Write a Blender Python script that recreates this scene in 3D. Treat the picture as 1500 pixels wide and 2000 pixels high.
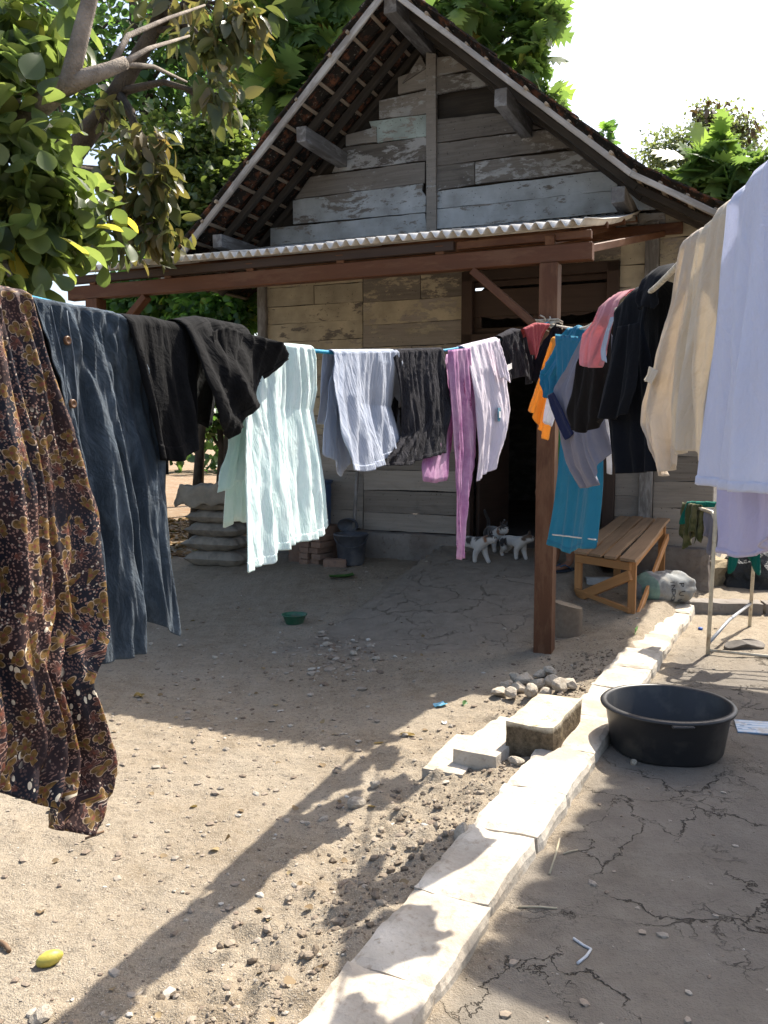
import bpy, bmesh, math, random
import numpy as np
from mathutils import Vector, Matrix, Euler
from mathutils import noise as mnoise
R = math.radians
sc = bpy.context.scene
for o in list(bpy.data.objects): bpy.data.objects.remove(o)
col = sc.collection

# ------------------------------------------------------------------ camera, sky, sun, exposure
CAM_H, PITCH, FPX = 1.45, R(5.2), 1700.0          # focal length in pixels of the 1500 x 2000 photograph
cd = bpy.data.cameras.new('camera'); cam = bpy.data.objects.new('camera', cd); col.objects.link(cam)
cam.location = (0, 0, CAM_H); cam.rotation_euler = (R(90) - PITCH, 0, 0)
cd.sensor_fit = 'VERTICAL'; cd.sensor_height = 24; cd.lens = 24 * FPX / 2000; cd.clip_end = 2000; cd.clip_start = .05
sc.camera = cam
SUN_AZ, SUN_EL = R(40.5), R(54)                   # azimuth to the right of straight ahead
wd = bpy.data.worlds.new('World'); sc.world = wd; wd.use_nodes = True
wn = wd.node_tree; bg = wn.nodes['Background']
sky = wn.nodes.new('ShaderNodeTexSky'); sky.sky_type = 'NISHITA'; sky.sun_disc = False
sky.sun_elevation = SUN_EL; sky.sun_rotation = SUN_AZ; sky.dust_density = 4; sky.air_density = 1.0; sky.ozone_density = 1
wn.links.new(sky.outputs[0], bg.inputs[0]); bg.inputs[1].default_value = .14
sl = bpy.data.lights.new('sun', 'SUN'); sl.energy = 5; sl.angle = R(.53); sl.color = (1, .94, .84)
sun = bpy.data.objects.new('sun', sl); col.objects.link(sun)
SUNV = Vector((math.sin(SUN_AZ) * math.cos(SUN_EL), math.cos(SUN_AZ) * math.cos(SUN_EL), math.sin(SUN_EL)))
sun.rotation_euler = SUNV.to_track_quat('Z', 'Y').to_euler(); sun.location = (6, 8, 12)
vs = sc.view_settings; vs.view_transform = 'Standard'; vs.look = 'None'; vs.gamma = 1; vs.use_curve_mapping = False
vs.exposure = 1.15
sc.render.engine = 'CYCLES'

# ------------------------------------------------------------------ geometry of the place
FWD = Vector((0, math.cos(PITCH), -math.sin(PITCH))); UPV = Vector((0, math.sin(PITCH), math.cos(PITCH)))
CAM = Vector((0, 0, CAM_H))
def ray(px, py): return FWD + Vector((1, 0, 0)) * ((px - 750) / FPX) - UPV * ((py - 1000) / FPX)
def at(px, py, Y): d = ray(px, py); return CAM + d * (Y / d.y)
def on_plane(px, py, p, n): d = ray(px, py); return CAM + d * ((p - CAM).dot(n) / d.dot(n))
TH = R(23.7)
EW = Vector((math.cos(TH), -math.sin(TH), 0)); NW = Vector((math.sin(TH), math.cos(TH), 0))   # along the house front, into the house
QW = 7.75                                          # distance of the house front along NW
def hv(s, q, z): return EW * s + NW * q + Vector((0, 0, z))
def on_wall(px, py, q=QW):
    p = on_plane(px, py, NW * q, NW); return EW.dot(p), p.z
def sst(a, b, x): t = min(1, max(0, (x - a) / (b - a))); return t * t * (3 - 2 * t)
KD = Vector((.440, .898, 0)); KN = Vector((.898, -.440, 0)); K0 = Vector((-.024, 1.943, 0)); KT = .13   # kerb: direction, right-hand normal, a point of its axis, top
def slab_in(s, q): return sst(-2.86, -2.80, s) * (1 - sst(-1.40, -1.30, s)) * sst(5.3, 5.9, q) * (1 - sst(7.8, 8.2, q))
def gh(x, y):
    s = EW.x * x + EW.y * y; q = NW.x * x + NW.y * y
    z = .22 * sst(4.5, 7.6, q)
    k = KN.x * (x - K0.x) + KN.y * (y - K0.y); a = KD.x * (x - K0.x) + KD.y * (y - K0.y)
    w = sst(-.1, .12, k)
    zr = .072 + .085 * sst(5.2, 6.5, a)
    zl = z + .085 * sst(-.55, -.10, k) * (1 - .6 * sst(3.2, 4.6, a))
    zz = zl * (1 - w) + zr * w
    sl_ = slab_in(s, q)
    if sl_ > 0: zz = max(zz, zz * (1 - sl_) + (.08 + (q - 5.6) * .149) * sl_)
    return zz
def gnd(px, py, dz=0):
    d = ray(px, py); t0 = .5
    t = t0
    while t < 40:
        p = CAM + d * t
        if p.z <= gh(p.x, p.y) + dz: break
        t += .02
    lo, hi = t - .02, t
    for _ in range(12):
        m = (lo + hi) / 2; p = CAM + d * m
        if p.z <= gh(p.x, p.y) + dz: hi = m
        else: lo = m
    p = CAM + d * hi; return Vector((p.x, p.y, gh(p.x, p.y)))

# ------------------------------------------------------------------ object helpers
def tag(o, label=None, cat=None, group=None, kind=None):
    if label: o['label'] = label
    if cat: o['category'] = cat
    if group: o['group'] = group
    if kind: o['kind'] = kind
    return o
def thing(name, label, cat, loc=(0, 0, 0), group=None, kind=None):
    o = bpy.data.objects.new(name, None); col.objects.link(o); o.location = loc; o.empty_display_size = .1
    return tag(o, label, cat, group, kind)
def wm(o):                                          # world matrix without waiting for an update
    m = o.matrix_basis.copy()
    if o.parent: m = wm(o.parent) @ o.matrix_parent_inverse @ m
    return m
def link(o, parent=None):
    col.objects.link(o)
    if parent is not None:
        o.parent = parent; o.matrix_parent_inverse = wm(parent).inverted()
    return o
def mesh(name, vs_, fs, mat, parent=None, smooth=False, mw=None):
    me = bpy.data.meshes.new(name); me.from_pydata([tuple(v) for v in vs_], [], fs); me.update()
    if smooth: me.polygons.foreach_set('use_smooth', [True] * len(me.polygons))
    if mat: me.materials.append(mat)
    o = bpy.data.objects.new(name, me)
    if mw is not None: o.matrix_basis = mw
    return link(o, parent)
def inst(name, me, mw, parent=None):
    o = bpy.data.objects.new(name, me); o.matrix_basis = mw; return link(o, parent)
BOXF = [(0, 3, 2, 1), (4, 5, 6, 7), (0, 1, 5, 4), (1, 2, 6, 5), (2, 3, 7, 6), (3, 0, 4, 7)]
def bevel(o, w=.004, seg=1):
    m = o.modifiers.new('bevel', 'BEVEL'); m.width = w; m.segments = seg; m.limit_method = 'ANGLE'; return o
class MB:
    def __init__(s): s.v = []; s.f = []
    def add(s, vs_, fs):
        b = len(s.v); s.v += [Vector(v) for v in vs_]; s.f += [tuple(i + b for i in f) for f in fs]
    def box(s, c, sz, mw=None):
        c = Vector(c); h = Vector(sz) / 2
        p = [c + Vector((x * h.x, y * h.y, z * h.z)) for z in (-1, 1) for x, y in ((-1, -1), (1, -1), (1, 1), (-1, 1))]
        if mw is not None: p = [mw @ q for q in p]
        s.add(p, BOXF)
    def beam(s, p0, p1, w, h, up=Vector((0, 0, 1))):
        p0 = Vector(p0); p1 = Vector(p1); x = (p1 - p0).normalized(); y = up.cross(x).normalized(); z = x.cross(y)
        p = []
        for zz in (-1, 1):
            for e, yy in ((p0, -1), (p1, -1), (p1, 1), (p0, 1)): p.append(e + y * (yy * w / 2) + z * (zz * h / 2))
        s.add(p, BOXF)
    def tube(s, pts, rad, seg=8, cap=True):
        pts = [Vector(p) for p in pts]; n = len(pts)
        if not hasattr(rad, '__len__'): rad = [rad] * n
        b = len(s.v); t0 = None; u = None
        for i, p in enumerate(pts):
            t = (pts[min(i + 1, n - 1)] - pts[max(i - 1, 0)]).normalized()
            if u is None: u = t.orthogonal().normalized()
            else: u = (u - t * u.dot(t)).normalized()
            w = t.cross(u)
            for k in range(seg):
                a = 2 * math.pi * k / seg; s.v.append(p + (u * math.cos(a) + w * math.sin(a)) * rad[i])
        for i in range(n - 1):
            for k in range(seg):
                k2 = (k + 1) % seg; s.f.append((b + i * seg + k, b + i * seg + k2, b + (i + 1) * seg + k2, b + (i + 1) * seg + k))
        if cap:
            s.f.append(tuple(b + k for k in range(seg))[::-1]); s.f.append(tuple(b + (n - 1) * seg + k for k in range(seg)))
    def lathe(s, prof, c, seg=40, sx=1, sy=1):
        c = Vector(c); b = len(s.v); n = len(prof)
        for r, z in prof:
            for k in range(seg):
                a = 2 * math.pi * k / seg; s.v.append(c + Vector((r * sx * math.cos(a), r * sy * math.sin(a), z)))
        for i in range(n - 1):
            for k in range(seg):
                k2 = (k + 1) % seg; s.f.append((b + i * seg + k, b + i * seg + k2, b + (i + 1) * seg + k2, b + (i + 1) * seg + k))
    def build(s, name, mat, parent=None, smooth=False, mw=None): return mesh(name, s.v, s.f, mat, parent, smooth, mw)
def frame(x, y, z, o):
    m = Matrix.Identity(4)
    for i in range(3): m[i][0] = x[i]; m[i][1] = y[i]; m[i][2] = z[i]; m[i][3] = o[i]
    return m
RNG = random.Random(7)
def beam(name, p0, p1, w, h, mat, parent=None, up=Vector((0, 0, 1)), rough=0, bev=.004, nseg=8):
    """a timber with its own length axis as local X, slightly uneven along its length"""
    p0 = Vector(p0); p1 = Vector(p1); x = (p1 - p0); L = x.length; x.normalize()
    y = up.cross(x).normalized(); z = x.cross(y)
    n = nseg if rough else 1; v = []; f = []
    ph = RNG.uniform(0, 99)
    for i in range(n + 1):
        t = i / n; dx = L * t
        for yy, zz in ((-1, -1), (1, -1), (1, 1), (-1, 1)):
            jy = mnoise.noise(Vector((dx * 3 + ph, yy * 2.3, zz * 1.7))) * rough; jz = mnoise.noise(Vector((dx * 3 - ph, zz * 2.9, yy * 1.3))) * rough
            v.append((dx, yy * w / 2 + jy, zz * h / 2 + jz))
    for i in range(n):
        for k in range(4):
            k2 = (k + 1) % 4; f.append((i * 4 + k, i * 4 + k2, i * 4 + 4 + k2, i * 4 + 4 + k))
    f.append((3, 2, 1, 0)); f.append((n * 4, n * 4 + 1, n * 4 + 2, n * 4 + 3))
    o = mesh(name, v, f, mat, parent, False, frame(x, y, z, p0))
    if bev: bevel(o, bev)
    return o

# ------------------------------------------------------------------ numpy noise
def _h(ix, iy, s): 
    n = (ix.astype(np.int64) * 374761393 + iy.astype(np.int64) * 668265263 + s * 974634777) & 0x7fffffff
    n = ((n ^ (n >> 13)) * 1274126177) & 0x7fffffff
    return ((n ^ (n >> 16)) & 0xffff) / 65535.0
def vnoise(x, y, s=0):
    x = np.asarray(x, float); y = np.asarray(y, float)
    ix = np.floor(x); iy = np.floor(y); fx = x - ix; fy = y - iy
    fx = fx * fx * (3 - 2 * fx); fy = fy * fy * (3 - 2 * fy)
    a = _h(ix, iy, s); b = _h(ix + 1, iy, s); c = _h(ix, iy + 1, s); d = _h(ix + 1, iy + 1, s)
    return (a * (1 - fx) + b * fx) * (1 - fy) + (c * (1 - fx) + d * fx) * fy * 1.0
def fbm(x, y, s=0, o=4):
    r = 0; a = 1; t = 0
    for i in range(o): r = r + a * vnoise(x * 2 ** i, y * 2 ** i, s + i * 17); t += a; a *= .5
    return r / t

# ------------------------------------------------------------------ materials
MATS = {}
class NT:
    def __init__(s, name):
        s.m = bpy.data.materials.new(name); s.m.use_nodes = True; s.t = s.m.node_tree
        s.t.nodes.clear(); s.out = s.t.nodes.new('ShaderNodeOutputMaterial')
    def n(s, typ, props=None, **ins):
        d = s.t.nodes.new('ShaderNode' + typ)
        for k, v in (props or {}).items(): setattr(d, k, v)
        for k, v in ins.items():
            k = int(k[1:]) if k[0] == 'i' and k[1:].isdigit() else k.replace('_', ' ')
            s.set(d.inputs[k], v)
        return d
    def set(s, sock, v):
        if isinstance(v, bpy.types.NodeSocket): s.t.links.new(v, sock)
        elif isinstance(v, bpy.types.Node): s.t.links.new(v.outputs[0], sock)
        else:
            if hasattr(v, '__len__') and len(v) == 3 and sock.type == 'RGBA': v = (*v, 1)
            sock.default_value = v
    def mix(s, f, a, b, blend='MIX'):
        d = s.t.nodes.new('ShaderNodeMix'); d.data_type = 'RGBA'; d.blend_type = blend
        s.set(d.inputs[0], f); s.set(d.inputs[6], a); s.set(d.inputs[7], b); return d.outputs[2]
    def math(s, op, a, b=0.0, c=0.0, clamp=False):
        d = s.t.nodes.new('ShaderNodeMath'); d.operation = op; d.use_clamp = clamp
        s.set(d.inputs[0], a); s.set(d.inputs[1], b); s.set(d.inputs[2], c); return d.outputs[0]
    def ramp(s, f, stops, interp='LINEAR'):
        d = s.t.nodes.new('ShaderNodeValToRGB'); r = d.color_ramp; r.interpolation = interp
        while len(r.elements) < len(stops): r.elements.new(.5)
        for e, (p, c) in zip(r.elements, stops):
            e.position = p; e.color = (c, c, c, 1) if not hasattr(c, '__len__') else (*c[:3], 1)
        s.set(d.inputs[0], f); return d.outputs[0]
    def noise(s, vec, scale, detail=4, rough=.55, dist=0):
        return s.n('TexNoise', Vector=vec, Scale=scale, Detail=detail, Roughness=rough, Distortion=dist).outputs[0]
    def map(s, vec, scale=(1, 1, 1), loc=(0, 0, 0), rot=(0, 0, 0)):
        return s.n('Mapping', Vector=vec, Location=loc, Rotation=rot, Scale=scale).outputs[0]
    def coord(s, k='Object'): return s.n('TexCoord').outputs[k]
    def pos(s): return s.n('NewGeometry').outputs['Position']
    def attr(s, k): return s.n('Attribute', {'attribute_name': k}).outputs['Fac']
    def bump(s, h, strength=.5, dist=.01, normal=None):
        d = s.n('Bump', Strength=strength, Distance=dist, Height=h)
        if normal is not None: s.set(d.inputs['Normal'], normal)
        return d.outputs[0]
    def done(s, base, rough=.8, normal=None, spec=.3, transl=None, tcol=None, metal=0, sheen=0):
        p = s.n('BsdfPrincipled'); s.set(p.inputs['Base Color'], base); s.set(p.inputs['Roughness'], rough)
        p.inputs['Specular IOR Level'].default_value = spec; p.inputs['Metallic'].default_value = metal
        if sheen: p.inputs['Sheen Weight'].default_value = sheen
        if normal is not None: s.set(p.inputs['Normal'], normal)
        r = p.outputs[0]
        if transl:
            tr = s.n('BsdfTranslucent'); s.set(tr.inputs[0], tcol if tcol is not None else base)
            if normal is not None: s.set(tr.inputs['Normal'], normal)
            mx = s.n('MixShader'); s.set(mx.inputs[0], transl); s.set(mx.inputs[1], r); s.set(mx.inputs[2], tr.outputs[0]); r = mx.outputs[0]
        s.t.links.new(r, s.out.inputs[0]); MATS[s.m.name] = s.m; return s.m

def mat_plain(name, c, rough=.6, var=.15, scale=6, bump=.2, spec=.3, bd=.004, dirt=None, metal=0):
    t = NT(name); o = t.coord(); nz = t.noise(o, scale, 5); n2 = t.noise(o, scale * 9, 3)
    c2 = tuple(x * (1 - var * 2) for x in c); b = t.mix(t.ramp(nz, [(.35, 0), (.65, 1)]), c2, c)
    if dirt: b = t.mix(t.ramp(t.noise(o, scale * .6, 6, .65), [(.5, 0), (.68, .85)]), b, dirt)
    return t.done(b, rough, t.bump(n2, bump, bd), spec, metal=metal)
def mat_wood(name, dark, light, rough=.8, gx=2, gy=40, weather=None, spec=.2, bump=.5):
    """grain along the local X axis of the piece"""
    t = NT(name); o = t.coord(); oi = t.n('ObjectInfo'); rnd = oi.outputs['Random']
    off = t.n('CombineXYZ', X=t.math('MULTIPLY', rnd, 37), Y=t.math('MULTIPLY', rnd, 11), Z=0).outputs[0]
    v = t.n('VectorMath', {'operation': 'ADD'}, i0=o, i1=off).outputs[0]
    g = t.noise(t.map(v, (gx, gy, gy)), 1, 6, .65, .6); big = t.noise(v, 4, 3)
    b = t.mix(t.ramp(g, [(.3, 0), (.7, 1)]), dark, light)
    b = t.mix(t.math('MULTIPLY', t.ramp(big, [(.4, 0), (.7, 1)]), .5), b, tuple(x * .55 for x in dark))
    b = t.mix(.35, b, t.mix(rnd, tuple(x * .6 for x in light), tuple(min(1, x * 1.3) for x in light)), 'MIX')
    if weather: b = t.mix(t.ramp(t.noise(t.map(v, (3, 12, 12)), 1, 6, .7), [(.48, 0), (.6, .9)]), b, weather)
    return t.done(b, rough, t.bump(g, bump, .004), spec)
def mat_peel(name, wood_d, wood_l):
    """weathered boards with flaking paint; paint colour and coverage come from the piece itself"""
    t = NT(name); o = t.coord(); oi = t.n('ObjectInfo'); rnd = oi.outputs['Random']
    off = t.n('CombineXYZ', X=t.math('MULTIPLY', rnd, 43), Y=0, Z=t.math('MULTIPLY', rnd, 17)).outputs[0]
    v = t.n('VectorMath', {'operation': 'ADD'}, i0=o, i1=off).outputs[0]
    g = t.noise(t.map(v, (1.6, 20, 38)), 1, 7, .68, .8)
    kn = t.noise(t.map(v, (2.2, 3, 7)), 1, 4, .6, 1.5)
    wood = t.mix(t.ramp(g, [(.28, 0), (.72, 1)]), wood_d, wood_l)
    wood = t.mix(t.math('MULTIPLY', t.ramp(kn, [(.5, 0), (.75, 1)]), .75), wood, tuple(x * .45 for x in wood_d))
    wood = t.mix(.55, wood, t.mix(rnd, tuple(x * .35 for x in wood_l), tuple(min(1, x * 1.35) for x in wood_l)))
    m1 = t.noise(t.map(v, (2.2, 1, 5.5)), 1, 9, .72, .4)
    m2 = t.noise(t.map(v, (9, 4, 26)), 1, 6, .7)
    m = t.math('ADD', t.math('MULTIPLY', m1, .7), t.math('MULTIPLY', m2, .3))
    cov = oi.outputs['Alpha']
    th = t.math('SUBTRACT', .64, t.math('MULTIPLY', cov, .29))
    mask = t.math('MULTIPLY', t.math('SUBTRACT', m, th), 30, clamp=True)
    pc = t.mix(t.ramp(t.noise(v, 5, 5), [(.3, 0), (.7, .5)]), oi.outputs['Color'], (.14, .125, .1))
    pc = t.mix(.22, pc, t.mix(g, (.1, .1, .1), (.75, .75, .72)), 'MULTIPLY')
    b = t.mix(mask, wood, pc)
    spots = t.ramp(t.noise(v, 55, 2), [(.68, 0), (.74, .8)]); b = t.mix(spots, b, (.03, .025, .02))
    h = t.math('ADD', t.math('MULTIPLY', g, .8), t.math('MULTIPLY', mask, .5))
    return t.done(b, .88, t.bump(h, .6, .005), .15)
def mat_cloth(name, c, transl=.25, var=.12, crink=.5, crs=(9, 30), weave=500, tcol=None, fade=None, sheen=.15, heather=0):
    t = NT(name); uv = t.coord('UV')
    n1 = t.noise(t.map(uv, (crs[1], crs[0], 1)), 1, 5, .6, .6); n2 = t.noise(uv, weave, 2); n3 = t.noise(uv, 7, 4)
    c2 = tuple(x * (1 - var) for x in c)
    b = t.mix(t.ramp(n3, [(.3, 0), (.7, 1)]), c2, c)
    if fade is not None: b = t.mix(t.ramp(t.noise(t.map(uv, (14, 6, 1)), 1, 6, .7), [(.45, 0), (.62, .7)]), b, fade)
    if heather: b = t.mix(heather, b, t.mix(n2, tuple(x * .35 for x in c), tuple(min(1, x * 1.9) for x in c)))
    rdg = t.math('SUBTRACT', 1, t.math('ABSOLUTE', t.math('SUBTRACT', t.math('MULTIPLY', n1, 2), 1)))
    n5 = t.noise(t.map(uv, (crs[1] * .9, crs[0] * 2.2, 1), rot=(0, 0, .6)), 1, 4, .6, .5); rd2 = t.math('SUBTRACT', 1, t.math('ABSOLUTE', t.math('SUBTRACT', t.math('MULTIPLY', n5, 2), 1)))
    h = t.math('ADD', t.math('ADD', t.math('MULTIPLY', rdg, 1), t.math('MULTIPLY', rd2, .6)), t.math('MULTIPLY', n2, .06))
    return t.done(b, .92, t.bump(h, crink, .014), .06, transl, tcol if tcol else b, sheen=sheen)

# ------------------------------------------------------------------ surface materials
def make_ground_mat():
    t = NT('yard_soil'); p = t.pos()
    mud, apr, lit = t.attr('mud'), t.attr('apron'), t.attr('litter')
    n1 = t.noise(p, 1.1, 5, .6); n2 = t.noise(p, 9, 6, .65); n3 = t.noise(p, 55, 5, .7); n4 = t.noise(p, 190, 3, .6)
    d = t.mix(t.ramp(n2, [(.3, 0), (.7, 1)]), (.225, .178, .122), (.335, .278, .205))
    d = t.mix(t.math('MULTIPLY', t.ramp(n1, [(.42, 0), (.62, 1)]), .55), d, (.34, .295, .23))
    d = t.mix(t.math('MULTIPLY', t.ramp(n3, [(.52, 0), (.64, 1)]), .6), d, (.12, .095, .07))
    d = t.mix(t.math('MULTIPLY', t.ramp(n4, [(.57, 0), (.66, 1)]), .65), d, (.48, .43, .36))
    d = t.mix(t.math('MULTIPLY', lit, t.ramp(t.noise(p, 7, 6, .7), [(.35, 0), (.6, .85)])), d, (.22, .13, .07))
    # dried mud with shrinkage cracks, painted dark for the shade inside them
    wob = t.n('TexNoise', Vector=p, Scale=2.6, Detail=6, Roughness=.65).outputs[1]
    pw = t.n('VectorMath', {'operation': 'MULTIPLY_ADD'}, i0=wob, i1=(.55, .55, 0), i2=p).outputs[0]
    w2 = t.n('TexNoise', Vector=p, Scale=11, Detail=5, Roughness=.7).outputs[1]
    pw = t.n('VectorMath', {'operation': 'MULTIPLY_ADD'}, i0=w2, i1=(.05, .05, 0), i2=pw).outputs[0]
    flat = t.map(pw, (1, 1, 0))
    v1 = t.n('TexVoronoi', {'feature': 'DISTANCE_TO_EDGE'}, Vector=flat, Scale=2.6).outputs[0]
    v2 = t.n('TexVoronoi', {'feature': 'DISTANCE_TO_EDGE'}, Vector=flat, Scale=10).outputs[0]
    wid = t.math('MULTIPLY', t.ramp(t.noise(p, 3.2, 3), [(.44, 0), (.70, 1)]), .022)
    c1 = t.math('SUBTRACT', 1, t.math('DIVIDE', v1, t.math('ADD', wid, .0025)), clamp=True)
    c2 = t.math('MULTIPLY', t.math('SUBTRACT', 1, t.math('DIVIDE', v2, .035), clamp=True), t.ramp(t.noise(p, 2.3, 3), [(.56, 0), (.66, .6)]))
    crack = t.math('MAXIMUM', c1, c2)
    mc = t.mix(t.ramp(n2, [(.3, 0), (.7, 1)]), (.145, .125, .10), (.205, .182, .15))
    mc = t.mix(t.math('MULTIPLY', t.ramp(n1, [(.4, 0), (.6, 1)]), .4), mc, (.165, .145, .125))
    mc = t.mix(t.math('MULTIPLY', t.ramp(n3, [(.58, 0), (.7, 1)]), .6), mc, (.09, .075, .06))
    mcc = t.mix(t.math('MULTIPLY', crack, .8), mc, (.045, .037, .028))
    ac = t.mix(t.ramp(n2, [(.3, 0), (.7, 1)]), (.195, .165, .13), (.265, .23, .185))
    ac = t.mix(t.math('MULTIPLY', t.math('SUBTRACT', 1, t.math('DIVIDE', v1, t.math('ADD', t.math('MULTIPLY', wid, .6), .001)), clamp=True), .35), ac, (.08, .07, .06))  # apron cracks darkened too, their inner shade put into the colour
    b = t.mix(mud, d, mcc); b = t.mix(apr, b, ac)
    h = t.math('ADD', t.math('MULTIPLY', n2, .5), t.math('MULTIPLY', n3, .55)); h = t.math('ADD', h, t.math('MULTIPLY', n4, .45))
    hard = t.math('MAXIMUM', mud, apr)
    h = t.math('MULTIPLY', h, t.math('SUBTRACT', 1, t.math('MULTIPLY', hard, .45)))
    h = t.math('SUBTRACT', h, t.math('MULTIPLY', t.math('MULTIPLY', crack, hard), .9))
    return t.done(b, .95, t.bump(h, .9, .022), .12)
M_GROUND = make_ground_mat()
def make_stone_mat(name, c1, c2, dk, sc_=1):
    t = NT(name); o = t.coord(); oi = t.n('ObjectInfo')
    off = t.n('CombineXYZ', X=t.math('MULTIPLY', oi.outputs['Random'], 31), Y=0, Z=0).outputs[0]
    v = t.n('VectorMath', {'operation': 'ADD'}, i0=o, i1=off).outputs[0]
    n1 = t.noise(v, 6 * sc_, 6, .65); n2 = t.noise(v, 40 * sc_, 5, .7)
    b = t.mix(t.ramp(n1, [(.3, 0), (.7, 1)]), c1, c2); b = t.mix(t.ramp(n2, [(.55, 0), (.7, .7)]), b, dk)
    b = t.mix(t.math('MULTIPLY', t.ramp(t.noise(v, 2.5 * sc_, 5), [(.5, 0), (.62, 1)]), .5), b, dk)
    return t.done(b, .93, t.bump(t.math('ADD', n1, t.math('MULTIPLY', n2, .5)), .7, .012), .15)
M_LIME = make_stone_mat('kerb_limestone', (.42, .37, .30), (.58, .53, .45), (.25, .20, .145))
M_STONE = make_stone_mat('yard_stone', (.38, .33, .26), (.52, .46, .38), (.24, .20, .15))
M_ROCK = make_stone_mat('rubble_stone', (.42, .36, .28), (.55, .49, .40), (.26, .21, .16))
M_BRICKBLK = None; M_SLABROCK = make_stone_mat('mossy_block', (.20, .15, .09), (.36, .30, .20), (.07, .05, .03))
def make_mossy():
    t = NT('moss_and_shade_block'); o = t.coord(); n1 = t.noise(o, 7, 6, .65); n2 = t.noise(o, 40, 5, .7); z = t.n('SeparateXYZ', Vector=o).outputs[2]
    worn = t.mix(t.ramp(n1, [(.3, 0), (.7, 1)]), (.42, .36, .26), (.55, .49, .38)); moss_shade = t.mix(t.ramp(n2, [(.35, 0), (.7, 1)]), (.06, .045, .028), (.17, .13, .085))
    line = t.math('ADD', z, t.math('MULTIPLY', t.math('SUBTRACT', n1, .5), .05)); b = t.mix(t.ramp(line, [(.145, 1), (.162, 0)]), worn, moss_shade)  # pale top over dark sides: moss stain and the sides' shade, both in the colour
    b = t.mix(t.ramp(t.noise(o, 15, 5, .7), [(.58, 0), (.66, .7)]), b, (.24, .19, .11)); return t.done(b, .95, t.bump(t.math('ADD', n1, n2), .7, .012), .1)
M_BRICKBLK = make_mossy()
M_PLINTH = make_stone_mat('plinth_plaster', (.17, .15, .13), (.25, .225, .20), (.11, .08, .065), .6)
M_PEEL = mat_peel('peeling_boards', (.125, .102, .082), (.33, .295, .255))
M_GREY = mat_wood('grey_timber', (.07, .063, .057), (.20, .185, .17), weather=(.27, .26, .25))
M_DARK = mat_wood('soot_and_gap_shade', (.028, .024, .02), (.075, .062, .05))
M_BATTEN = mat_wood('roof_batten', (.17, .13, .09), (.38, .30, .215))
M_BARGE = mat_wood('barge_board', (.20, .175, .15), (.40, .36, .315), weather=(.48, .44, .39))
M_RED = mat_wood('red_brown_paint', (.070, .025, .010), (.115, .043, .017), rough=.55, gx=1.2, gy=22, spec=.3, bump=.3, weather=(.135, .062, .030))
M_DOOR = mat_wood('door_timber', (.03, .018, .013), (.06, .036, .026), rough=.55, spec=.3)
M_BENCH = mat_wood('bench_timber', (.20, .10, .04), (.36, .19, .08), rough=.6, gx=1.5, gy=30, bump=.3)
M_SLAT = mat_wood('bench_slat', (.17, .105, .058), (.36, .235, .14), rough=.75, gx=1.5, gy=30, bump=.3)
def make_tile_mat():
    t = NT('roof_tile_clay'); o = t.coord(); oi = t.n('ObjectInfo')
    off = t.n('CombineXYZ', X=t.math('MULTIPLY', oi.outputs['Random'], 31), Y=t.math('MULTIPLY', oi.outputs['Random'], 7), Z=0).outputs[0]
    v = t.n('VectorMath', {'operation': 'ADD'}, i0=o, i1=off).outputs[0]
    b = t.mix(t.noise(v, 14, 5), (.16, .06, .03), (.27, .105, .055))
    b = t.mix(t.ramp(t.noise(v, 9, 6, .7), [(.32, 0), (.50, 1)]), b, (.028, .024, .020))
    b = t.mix(t.ramp(t.noise(v, 30, 4, .7), [(.6, 0), (.68, .7)]), b, (.28, .25, .2))
    return t.done(b, .9, t.bump(t.noise(v, 40, 5), .5, .006), .1)
M_TILE = make_tile_mat()
def make_sheet_mat():
    t = NT('fibre_cement_sheet'); o = t.coord()
    b = t.mix(t.ramp(t.noise(o, 3, 6, .65), [(.35, 0), (.65, 1)]), (.60, .57, .52), (.76, .73, .67))
    b = t.mix(t.ramp(t.noise(t.map(o, (14, 1.2, 1)), 1, 5, .7), [(.52, 0), (.66, .75)]), b, (.22, .19, .15))
    return t.done(b, .9, t.bump(t.noise(o, 60, 4), .3, .004), .15)
M_SHEET = make_sheet_mat()
M_BLACKPL = mat_plain('black_plastic', (.022, .022, .024), .42, .1, 8, .12, .45, .002, dirt=(.075, .068, .058))
M_ROPE_W = mat_plain('cream_rope', (.62, .56, .46), .9, .2, 60, .6, .1)
M_ROPE_B = mat_plain('blue_nylon_rope', (.02, .30, .50), .6, .2, 60, .6, .3)

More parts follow.
